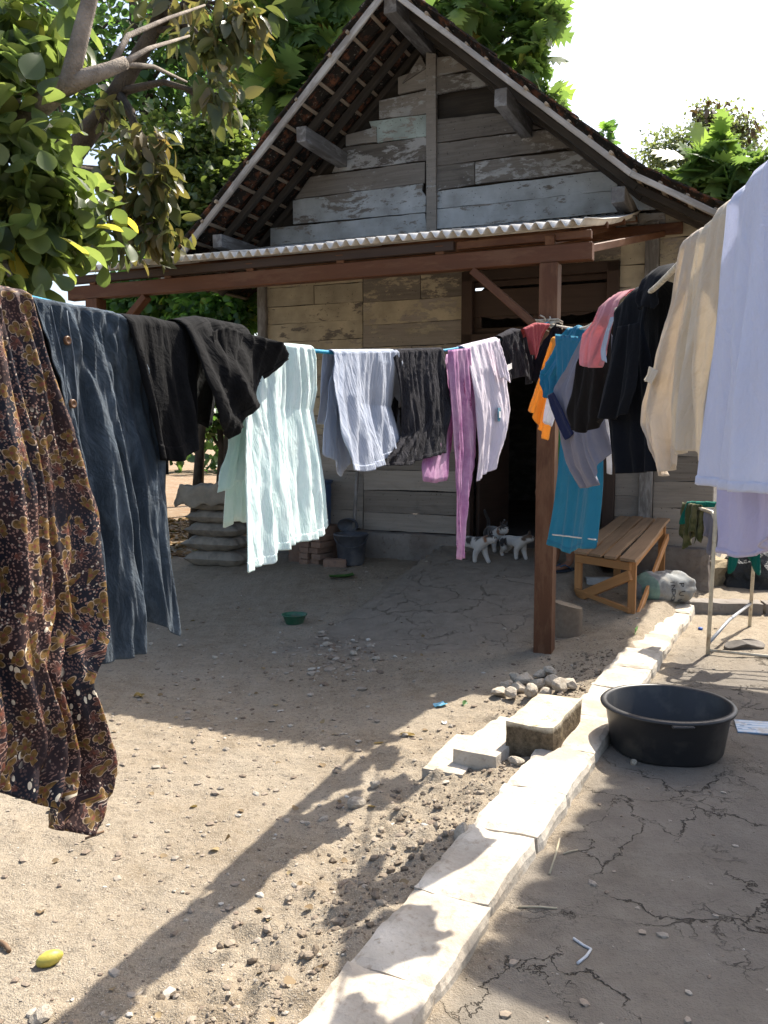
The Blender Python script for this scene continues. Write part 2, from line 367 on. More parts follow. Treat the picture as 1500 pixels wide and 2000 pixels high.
# ------------------------------------------------------------------ ground
def axis(fine0, fine1, step, far, grow=1.18):
    a = list(np.arange(fine0, fine1, step)); d = step; x = a[0]
    pre = []
    while x > -far: d *= grow; x -= d; pre.append(x)
    d = step; x = a[-1]; post = []
    while x < far: d *= grow; x += d; post.append(x)
    return np.array(pre[::-1] + a + post)
def build_ground():
    xs = axis(-2.3, 2.6, .0125, 160, 1.12); ys = axis(1.3, 4.6, .0125, 260, 1.045)
    ys = ys[ys > -40]
    X, Y = np.meshgrid(xs, ys); 
    Z = np.vectorize(gh)(X, Y)
    s = EW.x * X + EW.y * Y; q = NW.x * X + NW.y * Y
    k = KN.x * (X - K0.x) + KN.y * (Y - K0.y); a = KD.x * (X - K0.x) + KD.y * (Y - K0.y)
    S = lambda lo, hi, v: np.clip((v - lo) / (hi - lo), 0, 1) ** 2 * (3 - 2 * np.clip((v - lo) / (hi - lo), 0, 1))
    near = 1 - S(9, 16, np.hypot(X, Y))
    wob = (fbm(X * 3, Y * 3, 5) - .5)
    mud = S(.05, .22, k + wob * .35) * (1 - S(3.4, 4.6, a + wob))
    apr = S(-2.95, -2.72, s + wob * .3) * (1 - S(-1.6, -1.2, s + wob * .4)) * S(4.9, 5.4, q + wob * 1.2) * (1 - S(7.7, 7.75, q))
    litter = S(8.2, 9.5, q + (fbm(X, Y, 9) - .5) * 2) * (1 - S(-4.6, -4.2, s))
    rough = (1 - .75 * np.maximum(mud, apr)) * near
    moundL = np.exp(-((k + .38) / .28) ** 2) * (1 - S(2.2, 3.4, a))
    Z = Z + near * ((fbm(X * 1.3, Y * 1.3, 1) - .5) * .05 * (1 - .6 * np.maximum(mud, apr)))
    Z = Z + rough * ((fbm(X * 9, Y * 9, 2) - .5) * .022 + (fbm(X * 33, Y * 33, 3, 3) - .5) * .011)
    Z = Z + near * moundL * np.maximum(0, fbm(X * 14, Y * 14, 8) - .42) * .10
    Z = Z + near * np.maximum(mud, apr) * (fbm(X * 5, Y * 5, 12) - .5) * .015
    ny, nx = X.shape; V = np.stack([X, Y, Z], -1).reshape(-1, 3)
    i = np.arange((ny - 1) * (nx - 1)); r = i // (nx - 1); c = i % (nx - 1); b = r * nx + c
    F = np.stack([b, b + 1, b + nx + 1, b + nx], -1)
    me = bpy.data.meshes.new('ground'); me.vertices.add(len(V)); me.vertices.foreach_set('co', V.ravel())
    me.loops.add(F.size); me.loops.foreach_set('vertex_index', F.ravel().astype(np.int32))
    me.polygons.add(len(F)); me.polygons.foreach_set('loop_start', np.arange(0, F.size, 4, dtype=np.int32))
    me.polygons.foreach_set('use_smooth', np.ones(len(F), bool)); me.update(); me.validate()
    for nme, arr in (('mud', mud), ('apron', apr), ('litter', litter)):
        at_ = me.attributes.new(nme, 'FLOAT', 'POINT'); at_.data.foreach_set('value', arr.ravel().astype(np.float32))
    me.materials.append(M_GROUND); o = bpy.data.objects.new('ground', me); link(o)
    tag(o, 'dry bare earth yard with pebbles and cracked mud beyond the kerb', 'ground', kind='structure')
    return xs, ys, Z
GXS, GYS, GZ = build_ground()
def gz(x, y):                                      # height of the finished ground mesh
    i = int(np.clip(np.searchsorted(GXS, x) - 1, 0, len(GXS) - 2)); j = int(np.clip(np.searchsorted(GYS, y) - 1, 0, len(GYS) - 2))
    fx = (x - GXS[i]) / (GXS[i + 1] - GXS[i]); fy = (y - GYS[j]) / (GYS[j + 1] - GYS[j])
    return float((GZ[j, i] * (1 - fx) + GZ[j, i + 1] * fx) * (1 - fy) + (GZ[j + 1, i] * (1 - fx) + GZ[j + 1, i + 1] * fx) * fy)
def on_ground(px, py): p = gnd(px, py); p.z = gz(p.x, p.y); return p

# ------------------------------------------------------------------ stones and blocks
def stone_block(name, c, xdir, size, mat, parent=None, seed=0, chip=.012, res=.045, endc=1.0):
    """a rough-cut block: subdivided box with worn edges; c is the centre of the base"""
    L, W, H = size; x = Vector(xdir).normalized(); z = Vector((0, 0, 1)); y = z.cross(x).normalized()
    bm = bmesh.new(); bmesh.ops.create_cube(bm, size=1)
    n = (max(2, int(L / res)), max(2, int(W / res)), max(2, int(H / res)))
    bm.free(); vid = {}; V = []; F = []
    def vert(i, j, k):
        key = (i, j, k)
        if key not in vid: vid[key] = len(V); V.append(Vector((i / n[0] - .5, j / n[1] - .5, k / n[2])))
        return vid[key]
    for ax, lim in ((0, n[0]), (1, n[1]), (2, n[2])):
        a, b = [d for d in range(3) if d != ax]
        for e in (0, lim):
            for i in range(n[a]):
                for j in range(n[b]):
                    q = []
                    for di, dj in ((0, 0), (1, 0), (1, 1), (0, 1)):
                        idx = [0, 0, 0]; idx[ax] = e; idx[a] = i + di; idx[b] = j + dj; q.append(vert(*idx))
                    if (e == 0) ^ (ax == 1): q = q[::-1]
                    F.append(q)
    for v in V:
        onx = abs(abs(v.x) - .5) < 1e-6; ony = abs(abs(v.y) - .5) < 1e-6; onz = v.z > .999
        w = Vector((v.x * L, v.y * W, v.z * H)); p = w * 9 + Vector((seed * 7.1, seed * 3.3, 0))
        cnt = onx + ony + onz
        dsp = Vector((mnoise.noise(p), mnoise.noise(p + Vector((50, 0, 0))), mnoise.noise(p + Vector((0, 50, 0))))) * chip
        if cnt >= 2:
            c_ = chip * (.6 + 1.2 * abs(mnoise.noise(p * 1.7)))
            dsp -= Vector((math.copysign(c_ * endc, v.x) if onx else 0, math.copysign(c_, v.y) if ony else 0, c_ if onz else 0))
        v.x = w.x + dsp.x; v.y = w.y + dsp.y; v.z = w.z + (dsp.z if v.z > 0 else 0)
    return mesh(name, V, F, mat, parent, False, frame(x, y, z, Vector(c)))
def rock_mesh(seed, sub=2):
    r = random.Random(seed); bm = bmesh.new(); bmesh.ops.create_icosphere(bm, subdivisions=sub, radius=1)
    cuts = [(Vector((r.gauss(0, 1), r.gauss(0, 1), r.gauss(0, 1))).normalized(), r.uniform(.55, .85)) for _ in range(7)]
    for v in bm.verts:
        for n, d in cuts:
            e = v.co.dot(n) - d
            if e > 0: v.co -= n * e
        v.co *= 1 + .12 * mnoise.noise(v.co * 2.5 + Vector((seed * 3.7, 0, 0)))
    me = bpy.data.meshes.new('stone'); bm.to_mesh(me); bm.free(); return me
def rock(name, p, size, mat, seed, label=None, cat='stone', group=None, parent=None, rz=None, sink=.25):
    me = rock_mesh(seed); me.materials.append(mat); r = random.Random(seed)
    m = Matrix.Translation(Vector(p) + Vector((0, 0, size[2] * (1 - sink) * .75))) @ Euler((r.uniform(-.2, .2), r.uniform(-.2, .2), r.uniform(0, 6) if rz is None else rz)).to_matrix().to_4x4() @ Matrix.Diagonal((*size, 1))
    o = inst(name, me, m, parent); tag(o, label, cat, group); return o
# kerb of rough limestone blocks
kerb = thing('block_kerb', 'long low kerb of pale rough limestone blocks crossing the yard', 'kerb', (K0.x, K0.y, 0))
a = -1.2; i = 0; rk = random.Random(3)
while a < 5.25:
    L = rk.uniform(.38, .50); c = K0 + KD * (a + L / 2) + KN * rk.uniform(-.003, .003)
    d = (KD + KN * rk.uniform(-.004, .004)).normalized()
    ztop = KT + rk.uniform(-.005, .005); zb = -.06
    stone_block('block', (c.x, c.y, zb), d, (L - .003, .245 + rk.uniform(-.005, .005), ztop - zb), M_LIME, kerb, i + 1, .009, .03, endc=.12)
    a += L; i += 1
# mortar bed between the blocks
mb = MB(); p0 = K0 + KD * -1.2; p1 = K0 + KD * 5.25
mb.beam((p0.x, p0.y, .032), (p1.x, p1.y, .032), .215, .17); mb.build('mortar_bed', M_STONE, kerb)
# a second low edge that runs off to the right at its far end
ke = thing('concrete_edge', 'low grey concrete edge running to the right from the kerb end', 'kerb', tuple(on_ground(1400, 1165)))
pe = K0 + KD * 5.30 + KN * -.1; ex = Vector((.985, -.17, 0))
for j in range(3): stone_block('block', (pe.x + ex.x * (.36 + j * .7), pe.y + ex.y * (.36 + j * .7), .04), ex, (.69, .2, .115), M_PLINTH, ke, 50 + j, .008)

# ------------------------------------------------------------------ house
house = thing('wooden_house', 'old gabled plank house with flaking paint and a clay tile roof', 'house', tuple(hv(-2.7, QW, .3)))
WF = frame(EW, NW, Vector((0, 0, 1)), Vector((0, 0, 0)))      # wall frame: x along the front, y inwards, z up
rp = random.Random(11)
def plank(pts, paint, cov, name='plank', q=QW, th=.026, par=None, jit=.004):
    """pts: (s, z) corners, counter-clockwise; finely split along the edge so that the outline is uneven"""
    par = par or house; out = []
    n = len(pts)
    for i in range(n):
        a_, b_ = Vector(pts[i]), Vector(pts[(i + 1) % n]); m = max(1, int((b_ - a_).length / .12))
        for j in range(m):
            p = a_.lerp(b_, j / m); out.append((p.x + rp.uniform(-1, 1) * jit * .6, p.y + rp.uniform(-1, 1) * jit))
    dq = rp.uniform(-.007, .007); m = len(out)
    V = [(s_, q + dq, z_) for s_, z_ in out] + [(s_, q + dq + th, z_) for s_, z_ in out]
    F = [tuple(range(m))] + [tuple(range(2 * m - 1, m - 1, -1))] + [(i, i + m, (i + 1) % m + m, (i + 1) % m) for i in range(m)]
    o = mesh(name, V, F, M_PEEL, par, False, WF); o.color = (*paint, cov); return o
BLUEW = (.60, .62, .62); GREYW = (.56, .545, .52); MINTW = (.58, .68, .63); CREAM = (.60, .52, .38); CREAM2 = (.52, .46, .35)
c3 = lambda L: [(350 + x / 2.5, y / 2.5) for x, y in L]
c2 = lambda L: [(750 + x / 2, y / 2) for x, y in L]
def plank_px(L, paint, cov, **k): return plank([on_wall(x, y) for x, y in L], paint, cov, **k)
GL = [([(1070, 378), (1205, 332), (1205, 430), (1070, 460)], GREYW, .25), ([(975, 492), (1210, 438), (1210, 553), (975, 581)], GREYW, .45),
      ([(925, 592), (1208, 557), (1208, 662), (967, 696)], MINTW, .8), ([(815, 658), (963, 622), (966, 692), (815, 713)], GREYW, .3),
      ([(800, 722), (1210, 668), (1210, 782), (745, 842)], GREYW, .5), ([(640, 866), (1200, 790), (1200, 892), (565, 972)], GREYW, .25),
      ([(556, 978), (1190, 896), (1185, 930), (1205, 960), (1203, 1037), (558, 1096)], BLUEW, .62), ([(446, 1116), (1200, 1041), (1212, 1128), (446, 1202)], BLUEW, .72)]
for L, c, v in GL: plank_px(c3(L)[::-1], c, v)
GR = [([(205, 225), (290, 214), (330, 268), (205, 299)], GREYW, .3), ([(205, 301), (372, 280), (420, 330), (205, 368)], GREYW, .45),
      ([(205, 467), (430, 440), (520, 455), (610, 500), (205, 557)], GREYW, .18), ([(205, 560), (640, 505), (700, 530), (745, 572), (205, 648)], GREYW, .3),
      ([(205, 651), (354, 632), (354, 719), (205, 745)], GREYW, .3), ([(357, 631), (760, 588), (850, 664), (357, 718)], GREYW, .42),
      ([(205, 748), (860, 667), (908, 690), (912, 742), (205, 815)], BLUEW, .8), ([(205, 818), (900, 745), (1010, 760), (1060, 815), (205, 895)], BLUEW, .78)]
for L, c, v in GR: plank_px(c2(L)[::-1], c, v)
plank_px(c3([(1095, 412), (1183, 272), (1212, 335)])[::-1], GREYW, .4, q=QW - .03)
plank_px([(705, 160), (780, 20), (1200, 350), (1430, 480), (1430, 505), (500, 520), (500, 470)][::-1], (.05, .045, .04), 0, q=QW + .07, name='gap_shade_sheet').data.materials.__setitem__(0, M_DARK)  # added dark sheet behind the boards, standing for shade in the gable gaps
# sill beam and king post
plank_px([(520, 482), (845, 452), (1300, 415), (1300, 440), (845, 478), (520, 505)][::-1], GREYW, .55, q=QW - .012, name='sill_beam', th=.05)
plank_px([(834, 105), (853, 108), (854, 452), (835, 454)][::-1], GREYW, .25, q=QW - .03, name='king_post', th=.05)
# lower wall
S_L, S_M, S_DL, S_DR, S_R = -4.78, -3.63, -2.50, -1.30, -.40
def rows(s0, s1, z0, z1, paint, cov, dz=.205):
    z = z0
    while z < z1 - .05:
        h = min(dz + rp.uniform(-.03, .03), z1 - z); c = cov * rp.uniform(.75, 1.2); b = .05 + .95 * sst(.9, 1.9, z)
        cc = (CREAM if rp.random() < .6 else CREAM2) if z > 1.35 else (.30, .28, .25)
        tilt = rp.uniform(-.006, .006)
        if s1 - s0 > .9 and rp.random() < .35:
            sm = s0 + (s1 - s0) * rp.uniform(.3, .7)
            plank([(s0, z), (sm - .003, z), (sm - .003, z + h - .004), (s0, z + h - .004)], cc, c * b * rp.uniform(.7, 1.1)); plank([(sm + .003, z), (s1, z + tilt), (s1, z + h - .004 + tilt), (sm + .003, z + h - .004)], cc, c * b)
        else: plank([(s0, z), (s1, z + tilt), (s1, z + h - .004 + tilt), (s0, z + h - .004)], cc, c * b)
        z += h
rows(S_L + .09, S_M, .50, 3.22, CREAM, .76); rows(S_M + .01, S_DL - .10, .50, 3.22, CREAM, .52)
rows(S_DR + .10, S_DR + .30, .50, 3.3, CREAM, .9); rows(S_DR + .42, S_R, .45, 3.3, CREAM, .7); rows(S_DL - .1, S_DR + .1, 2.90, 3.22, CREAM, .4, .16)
beam('corner_post', hv(S_L + .04, QW, .15), hv(S_L + .04, QW, 3.2), .10, .09, M_GREY, house, up=NW, rough=.004)
beam('wall_post', hv(S_DR + .36, QW - .01, .2), hv(S_DR + .36, QW - .01, 3.2), .11, .09, M_GREY, house, up=NW, rough=.004)
beam('wall_post', hv(S_M, QW + .05, .2), hv(S_M, QW + .05, 3.2), .10, .06, M_GREY, house, up=NW, rough=.004)
# plaster plinth with worn top
for s0, s1 in ((S_L - .02, S_DL - .1), (S_DR + .1, S_R)):
    m = hv((s0 + s1) / 2, QW + .02, .0); stone_block('plinth', (m.x, m.y, -.02), EW, (s1 - s0, .16, .51), M_PLINTH, house, 77, .014, .07)
# other walls, floor, so that the rooms are closed and dark
mb = MB(); DEP = 6.0
mb.add([hv(S_L, QW + .08, 0), hv(S_L, QW + DEP, 0), hv(S_L, QW + DEP, 3.3), hv(S_L, QW + .08, 3.3)], [(0, 1, 2, 3)])
mb.add([hv(S_R, QW + .08, 0), hv(S_R, QW + DEP, 0), hv(S_R, QW + DEP, 3.1), hv(S_R, QW + .08, 3.1)], [(0, 1, 2, 3)])
mb.add([hv(S_L, QW + DEP, 0), hv(S_R, QW + DEP, 0), hv(S_R, QW + DEP, 3.1), hv(-2.97, QW + DEP, 5.0), hv(S_L, QW + DEP, 3.3)], [(0, 1, 2, 3, 4)])
mb.build('rear_wall', M_GREY, house)
mb = MB(); mb.add([hv(S_L, QW + .02, .37), hv(S_R, QW + .02, .37), hv(S_R, QW + DEP, .37), hv(S_L, QW + DEP, .37)], [(0, 1, 2, 3)]); mb.build('house_floor', M_PLINTH, house)
# door frame with carved transom, one leaf standing open inside
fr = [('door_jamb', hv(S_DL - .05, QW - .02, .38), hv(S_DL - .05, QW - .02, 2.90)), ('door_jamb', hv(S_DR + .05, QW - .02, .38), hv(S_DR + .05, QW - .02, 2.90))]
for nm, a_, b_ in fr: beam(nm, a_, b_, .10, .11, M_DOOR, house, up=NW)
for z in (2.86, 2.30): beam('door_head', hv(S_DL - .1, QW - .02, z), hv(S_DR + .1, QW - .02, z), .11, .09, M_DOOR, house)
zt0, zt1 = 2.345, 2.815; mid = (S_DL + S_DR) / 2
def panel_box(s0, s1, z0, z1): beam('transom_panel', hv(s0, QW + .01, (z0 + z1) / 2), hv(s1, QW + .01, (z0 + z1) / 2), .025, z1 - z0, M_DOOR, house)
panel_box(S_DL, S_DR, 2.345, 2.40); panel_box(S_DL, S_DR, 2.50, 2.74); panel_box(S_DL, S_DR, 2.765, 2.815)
panel_box(S_DL, S_DL + .07, 2.401, 2.499); panel_box(mid - .05, mid + .05, 2.401, 2.499); panel_box(S_DR - .07, S_DR, 2.401, 2.499)
for sgn in (-1, 1):
    mb = MB(); cx = mid + sgn * .29
    pts = [(cx + dx, 2.50) for dx in (-.2, .2)]; arch = [(cx - .2, 2.499), (cx - .12, 2.475), (cx - .05, 2.47), (cx, 2.485), (cx + .05, 2.47), (cx + .12, 2.475), (cx + .2, 2.499)]
    m_ = len(arch); V = [hv(s_, QW - .004, z_) for s_, z_ in arch] + [hv(s_, QW + .024, z_) for s_, z_ in arch]
    mb.add(V, [tuple(range(m_))[::-1], tuple(range(m_, 2 * m_))] + [(i, i + 1, i + m_ + 1, i + m_) for i in range(m_ - 1)] + [(m_ - 1, 0, m_, 2 * m_ - 1)]); mb.build('transom_carving', M_DOOR, house)
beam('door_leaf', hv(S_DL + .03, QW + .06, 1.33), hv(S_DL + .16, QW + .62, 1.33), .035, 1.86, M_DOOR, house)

# --- roof
S_AP, Z_AP, QF = -2.975, 5.06, 6.88
SEG_L = [((S_AP, Z_AP), (-5.30, 2.90))]
SEG_R = [((S_AP, Z_AP), (-1.00, 3.37)), ((-1.00, 3.37), (-.22, 2.92))]
roof = mesh('roof', [hv(S_AP, QF + .02, Z_AP + .12), hv(S_AP, QW + DEP + .3, Z_AP + .12), hv(S_AP + .08, QW + DEP + .3, Z_AP + .05), hv(S_AP + .08, QF + .02, Z_AP + .05), hv(S_AP - .08, QF + .02, Z_AP + .05), hv(S_AP - .08, QW + DEP + .3, Z_AP + .05)],
            [(0, 1, 2, 3), (0, 4, 5, 1)], M_TILE, house)
def tile_mesh():
    W, L, T = .215, .275, .012; V = []; F = []; n = 6
    prof = [(i / n - .5, (.022 * math.cos(i / n * 2 * math.pi * 1.0 + .6))) for i in range(n + 1)]
    for lay in (0, -T):
        for yy in (0, L):
            for x, z in prof: V.append((x * W, yy, z + lay + .012 * (yy / L)))
    m = n + 1
    for i in range(n):
        F.append((i, i + 1, m + i + 1, m + i)); F.append((2 * m + i, 3 * m + i, 3 * m + i + 1, 2 * m + i + 1))
        F.append((m + i, m + i + 1, 3 * m + i + 1, 3 * m + i)); F.append((i + 1, i, 2 * m + i, 2 * m + i + 1))
    F.append((0, m, 3 * m, 2 * m)); F.append((n, 2 * m + n, 3 * m + n, m + n))
    me = bpy.data.meshes.new('tile'); me.from_pydata(V, [], F); me.materials.append(M_TILE); return me
TM = tile_mesh(); tv = np.array([v.co[:] for v in TM.vertices]); tf = [tuple(p.vertices) for p in TM.polygons]
rest = MB(); rt = random.Random(5)
NCOL = int((DEP + .87 + .3) / .205)
for side, segs in ((-1, SEG_L), (1, SEG_R)):
    for (s0, z0), (s1, z1) in segs:
        d = Vector((s1 - s0, z1 - z0)); L = d.length; d.normalize()
        Yv = EW * d.x + Vector((0, 0, d.y)); Xv = NW * (1 if side < 0 else -1); Zv = Xv.cross(Yv)
        if Zv.z < 0: Xv = -Xv; Zv = Xv.cross(Yv)
        nrow = int(L / .215)
        for r_ in range(nrow + 1):
            dist = min(r_ * L / nrow, L)
            # batten under every row
            pb = hv(s0, 0, z0) + Yv * dist + Zv * .028
            beam('batten', pb + NW * (QF - .03 + rt.uniform(-.05, .02)), pb + NW * (QW + DEP), .030, .022, M_BATTEN, roof, up=Zv, rough=.004, nseg=20)
            if r_ == nrow: continue
            for c_ in range(NCOL):
                q = QF - .02 + c_ * .205 + .1
                P = hv(s0, q, z0) + Yv * (dist - .02 + rt.uniform(-.012, .012)) + Zv * (.062 + rt.uniform(-.004, .006))
                mw = frame(Xv, Yv, Zv, P) @ Euler((rt.uniform(-.015, .03), rt.uniform(-.02, .02), rt.uniform(-.03, .03))).to_matrix().to_4x4()
                if c_ < 9: inst('tile', TM, mw, roof)
                else: rest.add([mw @ Vector(v) for v in tv], tf)
        # rafters below the battens
        for q in (QF + .34, QF + .66, QW + .05, QW + 1.0, QW + 2.2):
            a_ = hv(s0, q, z0) - Zv * .014; b_ = hv(s1, q, z1) - Zv * .014
            beam('rafter', a_, b_, .055, .06, M_DARK, roof, up=NW, rough=.004)
        a_ = hv(s0, QF - .03, z0) + Zv * .0; b_ = hv(s1, QF - .03, z1)
        beam('barge_board', a_, b_, .058 if side < 0 else .042, .030, M_BARGE, roof, up=NW, rough=.006, nseg=14)
o = rest.build('tiles_behind', M_TILE, roof); o['kind'] = 'stuff'
for k in range(24):                                # ridge capping
    q = QF - .05 + k * .29; mb = MB(); n = 6
    V = []
    for qq in (q, q + .31):
        for lay in (0, .015):
            for i in range(n + 1):
                t = math.pi * (i / n); V.append(hv(S_AP + math.cos(t) * (.13 - lay), qq, Z_AP + .07 + math.sin(t) * (.10 - lay) + (.01 if qq > q else 0)))
    m = n + 1; F = []
    for i in range(n): F += [(i, i + 1, 2 * m + i + 1, 2 * m + i), (m + i, 3 * m + i, 3 * m + i + 1, m + i + 1), (i, m + i, m + i + 1, i + 1)]
    mb.add(V, F); mb.build('ridge_tile', M_TILE, roof)
# purlins that carry the overhang
def purlin(px, py, w, h, back=.6, q0=QF + .06, mat=M_GREY):
    s_, z_ = on_wall(px, py, q0); beam('purlin', hv(s_, q0, z_), hv(s_, QW + back, z_), w, h, mat, roof, rough=.008)
purlin(588, 262, .10, .13); purlin(424, 470, .10, .12); purlin(978, 190, .10, .14); purlin(1207, 380, .10, .12)
beam('ridge_purlin', hv(S_AP, QF + .02, Z_AP - .10), hv(S_AP, QW + DEP, Z_AP - .10), .11, .13, M_GREY, roof, rough=.01)

# ------------------------------------------------------------------ awning in front of the door
QP = 5.45; S_P = EW.dot(Vector((1.03, 5.5, 0)))
awn = thing('porch_awning', 'corrugated porch awning on red-brown timber posts in front of the house', 'awning', tuple(hv(S_P, QP, .1)))
S_A0, S_A1, QA0, QA1, ZA0, ZA1 = -5.26, -1.0, 5.33, 7.70, 2.70, 3.28
S_P2 = -4.86; zb = 2.545
pb = hv(S_P, QP, 0); beam('post', (pb.x, pb.y, gz(pb.x, pb.y) - .05), hv(S_P, QP, zb - .055), .115, .11, M_RED, awn, up=NW)
pb2 = hv(S_P2, QP, 0); beam('post', (pb2.x, pb2.y, gz(pb2.x, pb2.y) - .05), hv(S_P2, QP, zb - .055), .115, .11, M_RED, awn, up=NW)
beam('front_beam', hv(S_P2 - .25, QP, zb), hv(S_P + .26, QP, zb), .075, .105, M_RED, awn)
beam('fascia', hv(S_P2 - .28, QA0 + .10, ZA0 - .055), hv(S_P - .62, QA0 + .10, ZA0 - .055), .05, .06, M_DOOR, awn)
beam('fascia', hv(S_P - .61, QA0 + .13, ZA0 - .05), hv(S_A1 - .02, QA0 + .13, ZA0 - .05), .05, .05, M_RED, awn)
beam('brace', hv(S_P - .02, QP, 2.06), hv(S_P - .50, QP, zb - .06), .05, .075, M_RED, awn, up=NW)
beam('brace', hv(S_P2 + .02, QP, 2.06), hv(S_P2 + .50, QP, zb - .06), .05, .075, M_RED, awn, up=NW)
sl_ = (ZA1 - ZA0) / (QA1 - QA0)
for s_ in np.linspace(S_P2, S_P, 6): beam('rafter', hv(s_, QP - .04, ZA0 - .075), hv(s_, QA1, ZA1 - .085), .06, .06, M_RED, awn)
for q in (6.2, 6.95, 7.6): beam('purlin', hv(S_A0 + .1, q, ZA0 + (q - QA0) * sl_ - .048), hv(S_A1 - .05, q, ZA0 + (q - QA0) * sl_ - .048), .05, .04, M_RED, awn)
beam('wall_plate', hv(S_P2, QA1 + .01, ZA1 - .15), hv(S_A1 + .3, QA1 + .01, ZA1 - .15), .05, .09, M_RED, awn)
beam('side_rail', hv(S_P + .16, QP + .03, ZA0 - .14), hv(S_P + .42, QA1 - .06, ZA1 - .20), .04, .05, M_RED, awn)
def corr(s0, s1, dz, wav=.0755, amp=.021, par=awn, q0=QA0, q1=QA1, z0=ZA0, z1=ZA1, th=.006, fr=WF, mat=M_SHEET, name='corrugated_sheet', jq=0, tongue=0):
    n = int((s1 - s0) / wav * 8); V = []; F = []; nq = 4
    for lay in (0, 1):
        for j in range(nq + 1):
            t = j / nq
            for i in range(n + 1):
                s_ = s0 + (s1 - s0) * i / n
                V.append((s_, q0 + jq - (tongue * abs(math.sin(math.pi * s_ / wav)) ** .7 if j == 0 else 0) + (q1 - q0) * t, z0 + (z1 - z0) * t + dz + amp * math.sin(2 * math.pi * s_ / wav) + (th if lay else 0) - .03 * math.sin(math.pi * t)))
    m = n + 1; K = m * (nq + 1)
    for j in range(nq):
        for i in range(n):
            b = j * m + i; F.append((b, b + m, b + m + 1, b + 1)); F.append((K + b, K + b + 1, K + b + m + 1, K + b + m))
    for i in range(n): F.append((i, i + 1, K + i + 1, K + i)); b = nq * m + i; F.append((b + 1, b, K + b, K + b + 1))
    for j in range(nq):
        for e in (0, n): b = j * m + e; F.append((b, b + m, K + b + m, K + b) if e else (b + m, b, K + b, K + b + m))
    return mesh(name, V, F, mat, par, True, fr)
nsh = 5; w_ = (S_A1 - S_A0) / nsh; w_ = round(w_ / .0755) * .0755
for i in range(nsh): corr(S_A0 + i * w_, S_A0 + (i + 1) * w_ + .0755, (.0085 if i % 2 else 0), jq=RNG.uniform(-.012, .012))

# ------------------------------------------------------------------ lean-to roof on the right, out of the picture; it shades the right of the yard
EA = Vector((1.885, 3.975, 0)); ED = Vector((.487, .873, 0)); EN = Vector((.873, -.487, 0))
lean = thing('lean_to_roof', 'open lean-to roof of corrugated sheets on timber posts right of the yard', 'shed', tuple(EA + EN * 1.2))
LF = frame(ED, EN, Vector((0, 0, 1)), EA)
LL = 3.0
for i in range(4): corr(i * LL / 4, (i + 1) * LL / 4 + .1, (.0085 if i % 2 else 0), wav=.20, amp=.03, tongue=.085, par=lean, q0=0, q1=3.6, z0=3.55, z1=4.1, fr=LF)
for a_ in (.15, 1.5, 2.85):
    for b_, zz in ((.75, 3.60), (2.4, 3.85)):
        p = EA + ED * a_ + EN * b_; beam('post', (p.x, p.y, gz(p.x, p.y) - .05), (p.x, p.y, zz), .09, .09, M_GREY, lean, up=NW)
for b_, zz in ((.75, 3.61), (2.4, 3.86)): beam('rail', EA + ED * 0 + EN * b_ + Vector((0, 0, zz)), EA + ED * LL + EN * b_ + Vector((0, 0, zz)), .06, .08, M_GREY, lean)

# ------------------------------------------------------------------ washing lines
P_KNOT = Vector((1.03, 5.42, 0))
L1D = Vector((.417, 1, 0)).normalized(); L2D = Vector((.13, 1, 0)).normalized()
def side_n(d): n = Vector((d.y, -d.x, 0)); return n if n.dot(CAM - P_KNOT) > 0 else -n
N1, N2 = side_n(L1D), side_n(L2D)
L2O = Vector((.315, 0, 0))
def line_pt(k, px, py): return on_plane(px, py, P_KNOT if k == 1 else L2O, N1 if k == 1 else N2)
def rope_tube(name, pts, r, mat, label):
    # smooth the path and lay a twisted strand
    P = []
    for i in range(len(pts) - 1):
        p0 = pts[max(i - 1, 0)]; p1 = pts[i]; p2 = pts[i + 1]; p3 = pts[min(i + 2, len(pts) - 1)]
        for j in range(10):
            t = j / 10; P.append(.5 * ((2 * p1) + (p2 - p0) * t + (2 * p0 - 5 * p1 + 4 * p2 - p3) * t * t + (3 * p1 - p0 - 3 * p2 + p3) * t ** 3))
    P.append(pts[-1]); mb = MB(); mb.tube(P, r, 8); o = mb.build(name, mat, None, True); return tag(o, label, 'clothes line')
L1PX = [(-160, 520), (0, 568), (100, 592), (250, 628), (400, 655), (500, 672), (600, 684), (680, 690), (760, 689), (870, 684), (975, 663), (1020, 648)]
l1 = [line_pt(1, *p) for p in L1PX] + [Vector((1.02, 5.46, 2.13))]
l1 = [Vector((-1.30, -.10, 1.85)), Vector((-.98, .66, 1.72))] + l1
rope_tube('clothes_line', l1, .0055, M_ROPE_B, 'blue nylon washing line hung with the denim shirt and mint shirt')
L2PX = [(1130, 642), (1180, 617), (1240, 585), (1275, 566), (1335, 507), (1400, 445), (1500, 350), (1640, 215)]
l2 = [Vector((1.02, 5.46, 2.12))] + [line_pt(2, *p) for p in L2PX] + [Vector((.40, .2, 1.80)), Vector((.34, -.3, 1.86))]
rope_tube('clothes_line', l2, .0055, M_ROPE_W, 'cream rope washing line hung with the beige shirt and pink briefs')
kn = MB(); kc = hv(S_P, QP, 2.12)
for k in range(4):
    zz = kc.z - .02 + k * .014; kn.tube([kc + EW * .066 * sx + NW * .064 * sy + Vector((0, 0, zz - kc.z)) for sx, sy in ((-1, -1), (1, -1), (1, 1), (-1, 1), (-1, -1.02))], .0065, 6)
for k in range(7):
    a_ = k * .9; kn.tube([kc - NW * .07 + Vector((.0, 0, .0)), kc - NW * .10 + Vector((.045 * math.cos(a_), 0, .035 * math.sin(a_))), kc - NW * .075 + Vector((.07 * math.cos(a_ + .4), 0, .05 * math.sin(a_)))], .005, 5)
